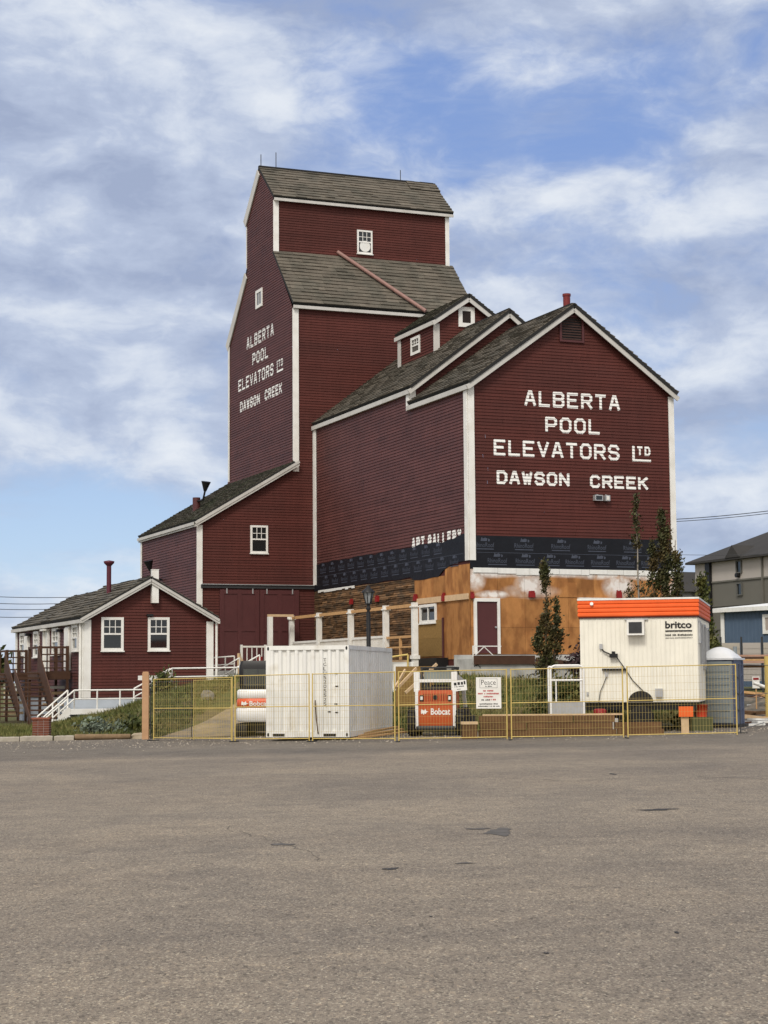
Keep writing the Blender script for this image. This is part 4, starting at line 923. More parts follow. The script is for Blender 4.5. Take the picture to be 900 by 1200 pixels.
rail_run(r3, [(-8.3, 1.9), (-7.05, 1.98)], 9.4, posts=3); rail_run(r3, [(-8.0, 1.35), (-7.0, 1.9)], 8.8, posts=1)
br_ = thing('lumber_brace', 'pale lumber brace nailed beside the white door railing', 'brace', O, YAW)
f = MB(); f.bar((-5.45, 13.8, 1.6), (-5.45, 13.8, 2.9), 0.12, 0.12); f.bar((-5.45, 13.78, 2.75), (-5.0, 13.78, 2.1), 0.1, 0.08); f.build('brace', lumber_pale, br_)

# ------------------------------------------------------------------ shipping container
CR = R(-12.0)
ct = thing('shipping_container', 'white corrugated shipping container behind the yellow fence with black vertical lettering', 'container', P(409.2, 863.9, 52.0)-Vector((0, 0, 0.0)), CR)
CW, CL, CH = 2.44, 6.06, 2.60
f = MB()
for x in (-CW, -0.13): f.box(x, x+0.13, 0, 0.13, 0, CH); f.box(x, x+0.13, CL-0.13, CL, 0, CH)
f.box(-CW+.13, -.13, 0.0, 0.1, 0.0, 0.16); f.box(-CW+.13, -.13, 0.0, 0.1, CH-0.12, CH); f.box(-CW+.13, -.13, CL-.1, CL, 0, .16); f.box(-CW+.13, -.13, CL-.1, CL, CH-.12, CH)
for x in (-CW, -0.1): f.box(x, x+0.1, .13, CL-.13, 0, 0.16); f.box(x, x+0.1, .13, CL-.13, CH-0.12, CH)
f.build('frame', contw, ct)
def corr(mb, mp, a, b, z0, z1, n, d0, d1, mat=0):
    w_ = (b-a)/n
    for k in range(n):
        x = a+k*w_; q = [(x, d1), (x+w_*0.32, d1), (x+w_*0.46, d0), (x+w_*0.86, d0), (x+w_, d1)]
        for (s0, e0), (s1, e1) in zip(q, q[1:]): mb.face([mp(s0, e0, z0), mp(s1, e1, z0), mp(s1, e1, z1), mp(s0, e0, z1)], mat)
f = MB(); corr(f, mapF(0.0), -CW+.13, -.13, .16, CH-.12, 9, -0.065, -0.012); f.build('end_panel', contw, ct)
f = MB(); corr(f, mapL(0.0, 1), .13, CL-.13, .16, CH-.12, 21, -0.055, -0.01); corr(f, mapL(-CW), .13, CL-.13, .16, CH-.12, 21, -0.055, -0.01); f.box(-CW+.1, -.1, .1, CL-.1, CH-.03, CH-.01); corr(f, mapF(CL, 1), -CW+.13, -.13, .16, CH-.12, 9, -.06, -.012); f.build('side_panel', contw, ct)
f = MB()
for x in (-CW+0.065, -0.065):
    for z in (0.07, CH-0.08): f.prism([(x+0.03*math.cos(a*math.pi/6), z+0.055*math.sin(a*math.pi/6)) for a in range(12)], mapF(0.0), 0.001, 0.004)
f.box(-CW+0.2, -CW+0.55, -0.004, -0.001, 0.02, 0.10); f.box(-0.75, -0.38, -0.004, -0.001, 0.02, 0.10); f.build_each('fork_pocket', blackm, ct)
f = MB()
for k, ch in enumerate('TCLU5205525'):
    z = CH-0.46-0.125*k; put_text(f, ch, mapF(0.0), -0.745, -0.66, z, 0.095, -0.008)
for (x, z) in ((-0.42, 1.78), (-0.40, 1.42), (-0.43, 0.92), (-0.62, 0.70), (-0.41, 0.68)): f.box(x, x+0.09, -0.0, 0.004, z, z+0.035)
f.build('lettering', ink, ct)
f = MB()
f.path([(-0.98, -0.03, 1.05), (-0.98, -0.03, 0.95), (-0.95, -0.03, 0.5), (-0.90, -0.02, 0.10)], 0.018, 6); f.build('rust_rod', brownwood, ct)
r = random.Random(4)
for k in range(3):
    f = MB(); f.box(0.0, 3.4, -0.07, 0.07, 0.0, 0.045)
    o = f.build('plank', lumber); b = P(412+6*k, 862-3*k, 52.3+0.8*k); b.z = lotz(b.x, b.y)+0.005+0.05*k; o.location = b; o.rotation_euler = (0, -0.03, R(62+5*k))
    tag(o, ['loose plank lying lowest along the base of the white container', 'loose plank lying in the middle along the base of the white container', 'loose plank lying topmost along the base of the white container'][k], 'plank', 'planks beside the container')

# ------------------------------------------------------------------ mini excavator behind the container
ex = thing('mini_excavator', 'white mini excavator with orange band and black cab, half hidden by the container', 'excavator', (-3.68, 57.6, terr(-3.68, 57.6)-0.1), R(-4))
whp = M('white_machine_paint', (0.76, 0.76, 0.74), 0.35, 0.06, 3, 0.5)
def rounded(mb, x0, x1, y0, y1, z0, z1, rad, mat=0, n=6, top=0.0):
    """plan outline with rounded corners, slightly drawn in at top and bottom"""
    pts = []
    for cx, cy, a0 in ((x1-rad, y1-rad, 0), (x0+rad, y1-rad, 90), (x0+rad, y0+rad, 180), (x1-rad, y0+rad, 270)):
        for i in range(n+1): a = R(a0+90*i/n); pts.append((cx+rad*math.cos(a), cy+rad*math.sin(a)))
    mx, my = (x0+x1)/2, (y0+y1)/2; k = len(pts); lay = []
    for z, s in ((z0, 0.94), (z0+(z1-z0)*0.15, 1.0), (z1-(z1-z0)*0.18, 1.0), (z1, 0.95-top)): lay.append([(mx+(x-mx)*s, my+(y-my)*s, z) for x, y in pts])
    vs = sum(lay, []); mb.mesh(vs, [(j*k+i, j*k+(i+1) % k, (j+1)*k+(i+1) % k, (j+1)*k+i) for j in range(3) for i in range(k)], mat, 1.0, True)
    mb.face(lay[0][::-1], mat); mb.face(lay[3], mat)
f = MB(); rounded(f, -1.02, 1.02, -0.35, 1.5, 0.55, 1.02, 0.42); o = f.build('counterweight', whp, ex)
f = MB(); rounded(f, -1.0, 1.0, -0.33, 1.5, 1.25, 1.56, 0.42); f.build('upper_cowl', whp, ex)
f = MB(); rounded(f, -1.005, 1.005, -0.365, 1.5, 0.98, 1.28, 0.42); o = f.build('orange_band', M('bright_orange_paint', (0.62, 0.085, 0.02), 0.4, 0.08, 3, 0.4), ex)
f = MB(); put_text(f, 'Bobcat', mapF(-0.37), -0.54, 0.06, 1.05, 0.15, 0.004, bold=0.02)
cat = [(0.0, .1), (.0, .62), (.12, 1), (.3, .72), (.55, .72), (.7, 1), (.82, .6), (1.2, .5), (.85, .38), (.78, .1), (.5, .22), (.45, -.12), (.3, .2)]
f.face([mapF(-0.37)(-0.80+0.20*x, 0.004, 1.055+0.15*z) for x, z in cat]); f.build('lettering', wletter, o)
f = MB(); rounded(f, -0.95, 0.25, 0.1, 1.45, 1.56, 2.46, 0.12, top=0.04); cb_ = f.build('cab', blackm, ex)
f = MB(); f.box(-0.80, 0.10, 0.085, 0.099, 1.66, 2.2); f.box(-0.97, -0.951, 0.3, 1.2, 1.66, 2.2); f.build('window', M('tinted_glass', (0.03, 0.034, 0.028), 0.06, 0.2, 2, 0.6), cb_)
f = MB(); f.box(-0.36, -0.33, 0.07, 0.084, 1.66, 2.2); f.box(-0.78, -0.7, 0.06, 0.084, 1.7, 2.0); f.build_each('cab_bar', rodm, cb_)
for x in (-0.98, 0.62):
    f = MB(); pts = []
    for cy, a0 in ((1.65, -90), (-0.15, 90)):
        for i in range(9): a = R(a0+180*i/8); pts.append((cy+0.24*math.cos(a), 0.26+0.24*math.sin(a)))
    f.prism(pts, mapL(x), -0.36, 0.0); f.build('track', rubber, ex)
f = MB(); f.box(-0.6, 0.6, 0.1, 1.4, 0.25, 0.54); f.build('undercarriage', darksteel, ex)
f = MB(); f.bar((0.5, 1.5, 1.1), (0.5, 2.8, 2.0), 0.25, 0.2); f.bar((0.5, 2.8, 2.0), (0.5, 3.6, 0.7), 0.2, 0.18); f.build('boom', whp, ex)

# ------------------------------------------------------------------ skid steer loader
sk = thing('skid_steer_loader', 'orange and white skid steer loader seen from behind the yellow fence', 'loader', (1.47, 54.0, lotz(1.5, 54)), R(-10))
f = MB(); rounded(f, -0.56, 0.56, 0.0, 1.2, 0.30, 1.34, 0.10); bd = f.build('tail_door', orange, sk)
f = MB()
for k in range(11): f.box(-0.36+0.066*k, -0.33+0.066*k, -0.012, -0.002, 1.02, 1.24)
f.box(-0.54, 0.54, -0.02, -0.003, 0.92, 0.945); f.build('grille', M('dark_orange', (0.25, 0.04, 0.012), 0.6, 0.2, 4), bd)
for x in (-0.46, 0.37):
    f = MB(); f.box(x, x+0.11, -0.03, -0.003, 1.02, 1.2); o = f.build('tail_light', blackm, bd); f = MB(); f.box(x+0.02, x+0.09, -0.04, -0.031, 1.06, 1.16); f.build('lens', contw, o)
f = MB(); f.prism([(0.07*math.cos(a*math.pi/8), 1.13+0.07*math.sin(a*math.pi/8)) for a in range(16)], mapF(0.0), 0.013, 0.02); f.build('badge', blackm, bd)
f = MB(); put_text(f, 'Bobcat', mapF(0.0), -0.14, 0.44, 0.62, 0.19, 0.006, bold=0.025); f.face([mapF(0.0)(-0.43+0.19*x, 0.006, 0.63+0.17*z) for x, z in cat]); f.build('lettering', wletter, bd)
f = MB(); rounded(f, -0.6, 0.6, -0.02, 1.2, 0.16, 0.30, 0.08); f.build('lower_guard', darksteel, sk)
for x in (-0.62, 0.50):
    f = MB(); f.bar((x+0.06, 0.06, 0.22), (x+0.06, 0.06, 1.36), 0.09, 0.09, up=(1, 0, 0)); f.bar((x+0.06, 0.12, 1.30), (x+0.06, 0.12, 1.88), 0.17, 0.14, up=(1, 0, 0)); f.bar((x+0.06, 0.1, 1.78), (x+0.06, 2.0, 1.55), 0.16, 0.1); f.bar((x+0.06, 2.0, 1.55), (x+0.06, 2.7, 0.4), 0.16, 0.1); f.build('loader_arm', whp, sk)
f = MB(); f.bar((-0.5, 0.10, 1.62), (0.5, 0.10, 1.62), 0.09, 0.09); f.build('cross_bar', whp, sk)
f = MB()
for x in (-0.46, 0.46): f.bar((x, 0.45, 1.34), (x, 0.45, 1.98), 0.06, 0.06, up=(1, 0, 0)); f.bar((x, 1.6, 0.9), (x, 1.6, 1.98), 0.06, 0.06, up=(1, 0, 0)); f.bar((x, 0.4, 1.97), (x, 1.65, 1.97), 0.06, 0.06)
f.box(-0.5, 0.5, 0.4, 1.65, 1.985, 2.03); f.box(-0.46, 0.46, 0.44, 0.47, 1.34, 1.45)
for x in frange(-0.42, 0.42, 0.06): f.box(x-0.008, x+0.008, 0.46, 0.475, 1.45, 1.62)
cg = f.build('cab_cage', darksteel, sk)
f = MB(); f.box(-0.42, 0.42, 0.50, 0.515, 1.60, 1.94); f.build('rear_window', M('greenish_glass', (0.22, 0.25, 0.23), 0.08, 0.15, 2, 0.5), cg)
f = MB(); f.box(-0.4, 0.4, 0.9, 1.6, 0.5, 1.1); f.box(-0.25, 0.25, 0.9, 1.05, 1.1, 1.5); f.build('seat', blackm, sk)
for x0 in (-0.84, 0.60):
    for y in (0.28, 1.30):
        f = MB(); f.lathe([(0.20, 0.0), (0.36, 0.0), (0.40, 0.04), (0.40, 0.20), (0.36, 0.24), (0.20, 0.24)], (x0, y, 0.40), 22, axis='x'); wh = f.build('wheel', rubber, sk)
        f = MB(); f.lathe([(0.02, 0.03), (0.20, 0.02), (0.21, 0.22), (0.02, 0.21)], (x0, y, 0.40), 18, axis='x'); f.build('rim', whp, wh)
        f = MB()
        for k in range(14):
            a = 2*math.pi*k/14; f.hexa([(x0+dx, y+rr*math.cos(a+da+(0.1 if dx else 0)), 0.40+rr*math.sin(a+da+(0.1 if dx else 0))) for rr in (0.395, 0.425) for dx, da in ((0, -.05), (0.24, -.05), (0.24, .05), (0, .05))])
        f.build('tread', rubber, wh)
f = MB(); f.box(-0.8, 0.8, 2.6, 3.2, 0.05, 0.55); f.build('bucket', darksteel, sk)

# ------------------------------------------------------------------ site office trailer
tr = thing('office_trailer', 'cream ribbed site office trailer with orange fascia on wheels', 'trailer', (9.07, 53.0, lotz(9, 53)), R(-13))
TW, TL, T0, T1 = 3.42, 6.2, 0.86, 3.83
f = MB(); ft = mapF(0.0); fr_ = mapL(0.0, 1)
def ribs(mb, mp, a, b, z0, z1, n, d=0.012):
    w_ = (b-a)/n
    for k in range(n):
        x = a+k*w_; q = [(x, 0.0), (x+w_*0.72, 0.0), (x+w_*0.80, d), (x+w_*0.92, d), (x+w_, 0.0)]
        for (s0, e0), (s1, e1) in zip(q, q[1:]): mb.face([mp(s0, e0, z0), mp(s1, e1, z0), mp(s1, e1, z1), mp(s0, e0, z1)])
ribs(f, ft, -TW, 0, T0, T1-0.5, 26); ribs(f, fr_, 0, TL, T0, T1-0.5, 44); ribs(f, mapL(-TW), 0, TL, T0, T1-0.5, 44); ribs(f, mapF(TL, 1), -TW, 0, T0, T1-0.5, 26)
f.box(-TW+.02, -.02, .02, TL-.02, T0-0.02, T0+0.02); tb = f.build('body', cream, tr)
f = MB()
for k in range(4):
    z = T1-0.49+0.122*k; q = [(z, 0.03), (z+0.03, 0.055), (z+0.092, 0.055), (z+0.122, 0.03)]
    for (za, da), (zb, db) in zip(q, q[1:]):
        f.face([(-TW-da, -da, za), (da, -da, za), (db, -db, zb), (-TW-db, -db, zb)]); f.face([(da, -da, za), (da, TL+da, za), (db, TL+db, zb), (db, -db, zb)])
        f.face([(-TW-da, TL+da, za), (-TW-da, -da, za), (-TW-db, -db, zb), (-TW-db, TL+db, zb)]); f.face([(da, TL+da, za), (-TW-da, TL+da, za), (-TW-db, TL+db, zb), (db, TL+db, zb)])
f.build('fascia', orange_cap, tr)
f = MB(); f.box(-TW-0.06, 0.06, -0.06, TL+0.06, T1-0.002, T1+0.05); f.build('roof', contw, tr)
f = MB(); f.box(-TW-0.035, 0.035, -0.045, TL+0.035, T1-0.53, T1-0.492); f.build('dark_trim', M('dark_red_trim', (0.05, 0.008, 0.008), 0.6, 0.1, 3), tr)
f = MB(); f.mbox(ft, -2.02, -1.52, 0.013, 0.30, 2.79, 3.23); ac = f.build('air_conditioner', white, tr)
f = MB(); f.mbox(ft, -1.96, -1.58, 0.301, 0.315, 2.85, 3.17); f.build('grille', darksteel, ac); f = MB(); f.mbox(ft, -2.10, -1.42, 0.013, 0.06, 3.235, 3.275); f.build('bracket', steel, ac)
f = MB(); put_text(f, 'britco', ft, -0.93, -0.17, 2.98, 0.21, 0.016, bold=0.028)
f.mbox(ft, -0.93, -0.16, 0.013, 0.017, 2.885, 2.925)
r = random.Random(8)
def glyphs(mb, mp, s0, s1, z, h, d, mat=0, gap=0.3):
    x = s0
    while x < s1:
        w_ = h*(0.5+0.5*r.random())
        if r.random() > 0.14: mb.mbox(mp, x, min(x+w_*0.72, s1), d, d+0.003, z+h*0.12*r.random(), z+h*(0.75+0.25*r.random()), mat)
        x += w_
glyphs(f, ft, -0.93, -0.15, 2.76, 0.055, 0.014); glyphs(f, ft, -0.93, -0.15, 2.69, 0.025, 0.014); f.build('lettering', ink, tr)
f = MB(); f.mbox(ft, -2.78, -2.05, 0.013, 0.10, 1.77, 1.83); f.build('bracket_bar', blackm, tr)
f = MB(); f.mbox(ft, -2.55, -2.32, 0.013, 0.16, 2.15, 2.26); f.tube(ft(-2.44, 0.08, 2.26), ft(-2.44, 0.08, 2.33), 0.05, 8); f.build('meter_box', blackm, tr)
f = MB(); f.path([ft(-2.79, 0.05, 2.42), ft(-2.72, 0.07, 2.33), ft(-2.55, 0.08, 2.25)], 0.022, 6); f.path([ft(-2.35, 0.05, 2.16), ft(-2.1, 0.05, 1.8), ft(-1.9, 0.05, 1.48), ft(-1.6, 0.05, 1.17)], 0.014, 6); f.path([ft(-2.66, 0.05, 1.6), ft(-2.74, 0.05, 1.4), ft(-2.85, 0.06, 1.15), ft(-2.9, 0.1, 0.8)], 0.012, 6); f.build('cable', blackm, tr)
f = MB(); f.mbox(ft, -2.85, -2.76, 0.013, 0.08, 2.40, 2.55); f.mbox(ft, -2.70, -2.62, 0.013, 0.06, 1.58, 1.72); f.mbox(ft, -1.25, -1.04, 0.013, 0.12, 1.0, 1.24); f.mbox(ft, -3.25, -3.19, 0.013, 0.04, 1.05, 1.15); f.build('outlet_box', steel, tr)
f = MB(); f.prism([(-1.68+0.36*math.cos(R(a)), T0+0.005+0.31*math.sin(R(a))) for a in range(0, 181, 15)], ft, 0.012, 0.02); f.build('wheel_arch', blackm, tr)
for x in (-TW+0.35, -0.6): 
    pass
f = MB(); f.lathe([(0.18, 0), (0.33, 0), (0.36, .04), (0.36, .18), (0.33, .22), (0.18, .22)], (-1.68, 0.05, 0.40), 20, axis='y'); wh = f.build('wheel', rubber, tr); f = MB(); f.lathe([(0.02, .03), (0.18, .02), (0.18, .2), (0.02, .2)], (-1.68, 0.05, 0.40), 16, axis='y'); f.build('rim', steel, wh)
f = MB()
for y in (0.3, 2.2, 4.0, 5.8): f.box(-TW+0.1, -0.1, y, y+0.12, 0.62, 0.84)
for x in (-TW+0.5, -0.6): f.box(x, x+0.12, 0.2, TL-.2, 0.5, 0.62)
for x in (-TW+0.3, -0.5):
    for y in (1.5, 4.5): f.box(x, x+0.4, y, y+0.4, 0.0, 0.5)
f.build('chassis', darksteel, tr)
for a, b, z0, z1 in ((0.15, 0.55, 2.55, 3.2), (0.9, 1.25, 1.95, 3.15), (2.2, 3.1, 1.8, 3.15), (4.2, 5.1, 2.0, 3.1)): window(tr, fr_, a, b, z0, z1, 0.06, 1, 1, sash=False, sill=False, mat=steel)
f = MB(); f.tube((-3.05, -0.02, T1-0.13), (-3.05, -0.12, T1-0.10), 0.05, 10); f.build('lamp', white, tr)

# metal step landing with rail, at the trailer end
sl_ = thing('step_landing', 'galvanised step landing with white guard rail at the left end of the trailer', 'steps', (4.70, 52.4, lotz(4.7, 52.4)), R(-2))
f = MB(); f.box(0, 1.0, 0, 1.1, 0.58, 0.95); f.build('landing_box', steel, sl_)
f = MB(); f.path([(0.03, 0, 0.1), (0.03, 0, 1.86), (0.08, 0, 1.95), (0.16, 0, 1.98), (0.84, 0, 1.98), (0.92, 0, 1.95), (0.97, 0, 1.86), (0.97, 0, 0.1)], 0.032, 8); f.tube((0.03, 0, 1.56), (0.97, 0, 1.56), 0.028, 8)
f.path([(0.18, 0, 1.56), (0.18, 0, 0.95)], 0.024, 8); f.build('guard_rail', whp, sl_); f = MB(); f.path([(0.03, 1.1, .1), (0.03, 1.1, 1.95), (0.97, 1.1, 1.95), (0.97, 1.1, .1)], 0.03, 8); f.build('guard_rail', whp, sl_)
f = MB(); f.box(0.02, 0.98, -0.32, -0.02, 0.30, 0.36); f.build('step', steel, sl_)

# ------------------------------------------------------------------ stacked landscape timbers
tz = lotz(5, 51)
r = random.Random(5)
first = None
pat = {0: [(2.58, 4.9), (4.93, 6.4), (6.43, 7.72)], 1: [(2.62, 3.9), (3.93, 6.3), (6.36, 7.66)], 2: [(2.60, 5.2), (5.23, 6.36)], 3: []}
for row, segs in pat.items():
    for a, b in segs:
        f = MB(); h = 0.195; f.box(-(b-a)/2, (b-a)/2, -0.1, 0.1, 0.003, h-0.003); f.box(-(b-a)/2+0.002, (b-a)/2-0.002, -0.104, 0.104, 0.05, h-0.05)
        o = f.build('timber', timberm); o.location = ((a+b)/2, 51.0+0.03*r.random(), tz+h*row); o.rotation_euler = (0, 0, 0.01*(r.random()-0.5))
        tag(o, 'brown squared timber laid in the low stack behind the yellow fence', 'timber', 'timbers stacked behind the fence')
f = MB(); f.box(0, 3.9, -0.09, 0.09, 0, 0.04); o = f.build('plank', lumber_pale); o.location = (2.7, 51.05, tz+0.587); tag(o, 'long pale plank lying on top of the brown timber stack', 'plank')
f = MB(); f.box(-0.21, 0.21, -0.2, 0.2, 0, 0.40); f.box(-0.23, 0.23, -0.22, 0.22, 0.401, 0.47, 1); o = f.build('timber_block', [timberm, lumber_pale]); o.location = (2.32, 50.9, lotz(2.3, 50.9)); tag(o, 'short brown timber block with a pale sawn top beside the loader', 'timber block')

# ------------------------------------------------------------------ portable toilet
tl = thing('portable_toilet', 'blue grey portable toilet with white domed roof beside the trailer', 'toilet', (10.62, 56.0, lotz(10.6, 56)), R(-28))
TB = M('toilet_blue_plastic', (0.085, 0.105, 0.17), 0.45, 0.08, 2, 0.4); TG = M('toilet_grey_plastic', (0.21, 0.24, 0.25), 0.5, 0.08, 2, 0.4)
f = MB(); f.box(-1.1, 0, 0.02, 1.1, 0.10, 2.06); f.build('cabin', TB, tl)
f = MB(); f.box(-1.08, -0.02, -0.012, 0.018, 0.14, 2.02)
for z in frange(0.3, 1.9, 0.2): f.box(-1.0, -0.1, -0.03, -0.013, z, z+0.10)
f.build('door', TG, tl)
f = MB()
for z in (0.5, 1.0, 1.5):
    f.bar((0.012, 0.15, z+0.12), (0.012, 0.62, z), 0.03, 0.02); f.bar((0.012, 0.62, z), (0.012, 0.95, z+0.12), 0.03, 0.02)
for y in (0.08, 1.0): f.box(0.001, 0.03, y-0.04, y+0.04, 0.12, 2.04)
f.build('side_ribs', TB, tl)
f = MB(); f.box(-1.2, 0.1, -0.1, 1.2, -0.02, 0.10); f.build('skid', blackm, tl)
f = MB(); n = 14; vs = []; fs = []
for j in range(n+1):
    for i in range(n+1):
        x, y = i/n, j/n; hz = 0.40*(math.sin(math.pi*x)*math.sin(math.pi*y))**0.6; vs.append((-1.14+1.18*x, -0.04+1.18*y, 2.07+hz))
f.mesh(vs, [(j*(n+1)+i, j*(n+1)+i+1, (j+1)*(n+1)+i+1, (j+1)*(n+1)+i) for j in range(n) for i in range(n)], 0, 1, True); f.box(-1.15, 0.05, -0.05, 1.15, 2.062, 2.12); f.build('roof', M('white_plastic', (0.66, 0.68, 0.70), 0.5, 0.05, 2), tl)
f = MB(); f.tube((-0.12, 0.7, 2.1), (-0.12, 0.7, 2.48), 0.06, 10); f.build('vent_pipe', TG, tl)

# ------------------------------------------------------------------ temporary fence panels
def fence(p0, p1, label, h=1.92, mat=yellow, wire=yelwire, wr=0.0032, sp=0.075, hs=0.19, group='temporary fence panels along the lot', r_=0.018, feet=True):
    a = Vector((p0[0], p0[1], lotz(*p0))); b = Vector((p1[0], p1[1], lotz(*p1)))
    rz = math.atan2(b.y-a.y, b.x-a.x); Ln = ((b.x-a.x)**2+(b.y-a.y)**2)**0.5; dz = b.z-a.z
    t = thing('fence_panel', label, 'fence', a, rz, group)
    zz = lambda x, z: z+dz*x/Ln
    for x in (0.03, Ln-0.03):
        f = MB(); f.tube((x, 0, zz(x, 0.03)), (x, 0, zz(x, h)), r_, 8); f.build('post', mat, t)
    for z in (0.09, h*0.52, h-0.02):
        f = MB(); f.tube((0.03, 0, zz(0, z)), (Ln-0.03, 0, zz(Ln, z)), r_*0.72, 8); f.build('rail', mat, t)
    f = MB()
    for x in frange(0.1, Ln-0.08, sp): f.tube((x, 0.002, zz(x, 0.1)), (x, 0.002, zz(x, h-0.03)), wr, 4, cap=False)
    for z in frange(0.1+hs, h-0.1, hs): f.tube((0.03, -0.004, zz(0, z)), (Ln-0.03, -0.004, zz(Ln, z)), wr, 4, cap=False)
    f.build('wire_mesh', wire, t)
    if feet:
        f = MB(); f.box(-0.03, 0.03, -0.2, 0.2, 0.0, 0.03); f.build('foot', darksteel, t)
    return t
F_ = [(-7.03, 55.4), (-4.36, 52.6), (-2.08, 51.2), (0.30, 49.5), (3.30, 49.0), (6.34, 48.5), (9.34, 48.5)]
FL = ['yellow wire fence panel farthest left, in front of the sandy track and wood post', 'yellow fence panel before the white excavator and the container edge', 'yellow fence panel crossing the front of the white container',
      'yellow fence panel carrying the white signs before the skid steer loader', 'yellow fence panel before the timber stack and the step landing', 'yellow fence panel before the trailer wheel and the grey toilet']
for k, (a, b) in enumerate(zip(F_, F_[1:])):
    d = Vector((b[0]-a[0], b[1]-a[1])).normalized()*0.03
    fence((a[0]+d.x, a[1]+d.y), (b[0]-d.x, b[1]-d.y), FL[k], h=1.90 if k else 1.86, sp=0.11 if k == 0 else 0.08, wr=0.003)
fence((-7.15, 55.75), (-5.72, 54.35), 'dark steel mesh gate leaf leaning behind the leftmost yellow fence panel', h=1.78, mat=darksteel, wire=darksteel, sp=0.06, hs=0.13, wr=0.0032, r_=0.014, feet=False)
fence((-5.70, 54.4), (-4.45, 53.1), 'second yellow mesh leaf doubled behind the leftmost fence panel', h=1.80, mat=yelwire, sp=0.06, hs=0.13, wr=0.0034, r_=0.012, feet=False)
fence((9.75, 50.5), (12.9, 61.0), 'dark wire fence panel running back from the toilet to the debris', h=1.9, mat=darksteel, wire=darksteel, sp=0.4, hs=0.6, wr=0.0025, r_=0.014)
yp = MB(); yp.tube((0, 0, 0), (0, 0, 2.2), 0.11, 12); o = yp.build('yellow_post', yellow); o.location = (12.95, 62.0, lotz(12.9, 62)); tag(o, 'thick yellow post standing at the right edge by the debris pile', 'post')

# signs wired to the fence
sg = thing('site_sign', 'large white notice board with red and black lettering wired to the yellow fence', 'sign', (2.43, 48.98, lotz(2.4, 49)), math.atan2(-0.5, 3.0))
ms = lambda s, d, z: (s, -d, z)
f = MB(); f.box(0, 0.67, -0.045, -0.03, 0.86, 1.69); f.build('board', white, sg)
f = MB(); put_text(f, 'Peace', ms, 0.14, 0.53, 1.49, 0.13, 0.047, bold=-0.005); glyphs(f, ms, 0.25, 0.43, 1.435, 0.03, 0.047)
for a, b, c_, d_ in ((0.10, 0.57, 1.405, 1.411), (0.10, 0.57, 1.645, 1.651), (0.10, 0.106, 1.411, 1.645), (0.564, 0.57, 1.411, 1.645)): f.mbox(ms, a, b, 0.046, 0.048, c_, d_)
r = random.Random(21)
glyphs(f, ms, 0.14, 0.36, 1.07, 0.04, 0.047); glyphs(f, ms, 0.09, 0.58, 0.965, 0.036, 0.047); glyphs(f, ms, 0.05, 0.62, 0.905, 0.032, 0.047); f.build('black_lettering', ink, sg)
f = MB(); glyphs(f, ms, 0.19, 0.47, 1.31, 0.045, 0.047); glyphs(f, ms, 0.05, 0.62, 1.235, 0.042, 0.047); glyphs(f, ms, 0.2, 0.46, 1.155, 0.042, 0.047); glyphs(f, ms, 0.36, 0.54, 1.075, 0.042, 0.047); f.build('red_lettering', M('red_ink', (0.40, 0.03, 0.03), 0.6, 0.1, 5), sg)
s2_ = thing('small_sign', 'small white tilted sign with black lettering wired to the fence beside the loader', 'sign', (1.83, 49.08, lotz(1.8, 49)+1.33), math.atan2(-0.5, 3.0)); s2_.rotation_euler = (0, R(-5), math.atan2(-0.5, 3.0))
f = MB(); f.box(0, 0.37, -0.045, -0.03, 0.0, 0.28); f.build('board', white, s2_)
f = MB(); r = random.Random(2); glyphs(f, ms, 0.03, 0.34, 0.15, 0.10, 0.047); glyphs(f, ms, 0.04, 0.3, 0.10, 0.03, 0.047); glyphs(f, ms, 0.1, 0.2, 0.035, 0.02, 0.047); f.build('lettering', ink, s2_)

# wood post, brick pillar, kerb stones, log, rock
wp = MB(); wp.box(-0.10, 0.10, -0.10, 0.10, -0.05, 2.05); wp.box(-0.085, 0.085, -0.085, 0.085, 2.051, 2.09); o = wp.build('wood_post', M('bare_post_wood', (0.46, 0.28, 0.16), 0.75, 0.12, 5, 0.2)); o.location = (-7.45, 57.0, lotz(-7.4, 57)); tag(o, 'square bare wood post standing beside the left end of the yellow fence', 'post')
bk = MB(); brick = M('red_brick', (0.17, 0.062, 0.04), 0.85, 0.2, 8, 0.2, bump=0.3, bscale=40)
r = random.Random(6)
for j in range(9):
    for k in range(3):
        a = -0.27+0.18*k; bk.box(a+0.006, a+0.174, -0.2-0.004*r.random(), 0.2, 0.075*j+0.006, 0.075*j+0.069, 0, 0.8+0.4*r.random())
bk.box(-0.262, 0.262, -0.19, 0.19, 0, 0.67, 1); bk.box(-0.29, 0.29, -0.23, 0.23, 0.675, 0.73, 0, 1.5)
o = bk.build('brick_pillar', [brick, concrete]); o.location = (-10.97, 58.6, terr(-10.97, 58.6)-0.02); tag(o, 'short brick pillar before the foot of the white steps', 'pillar')
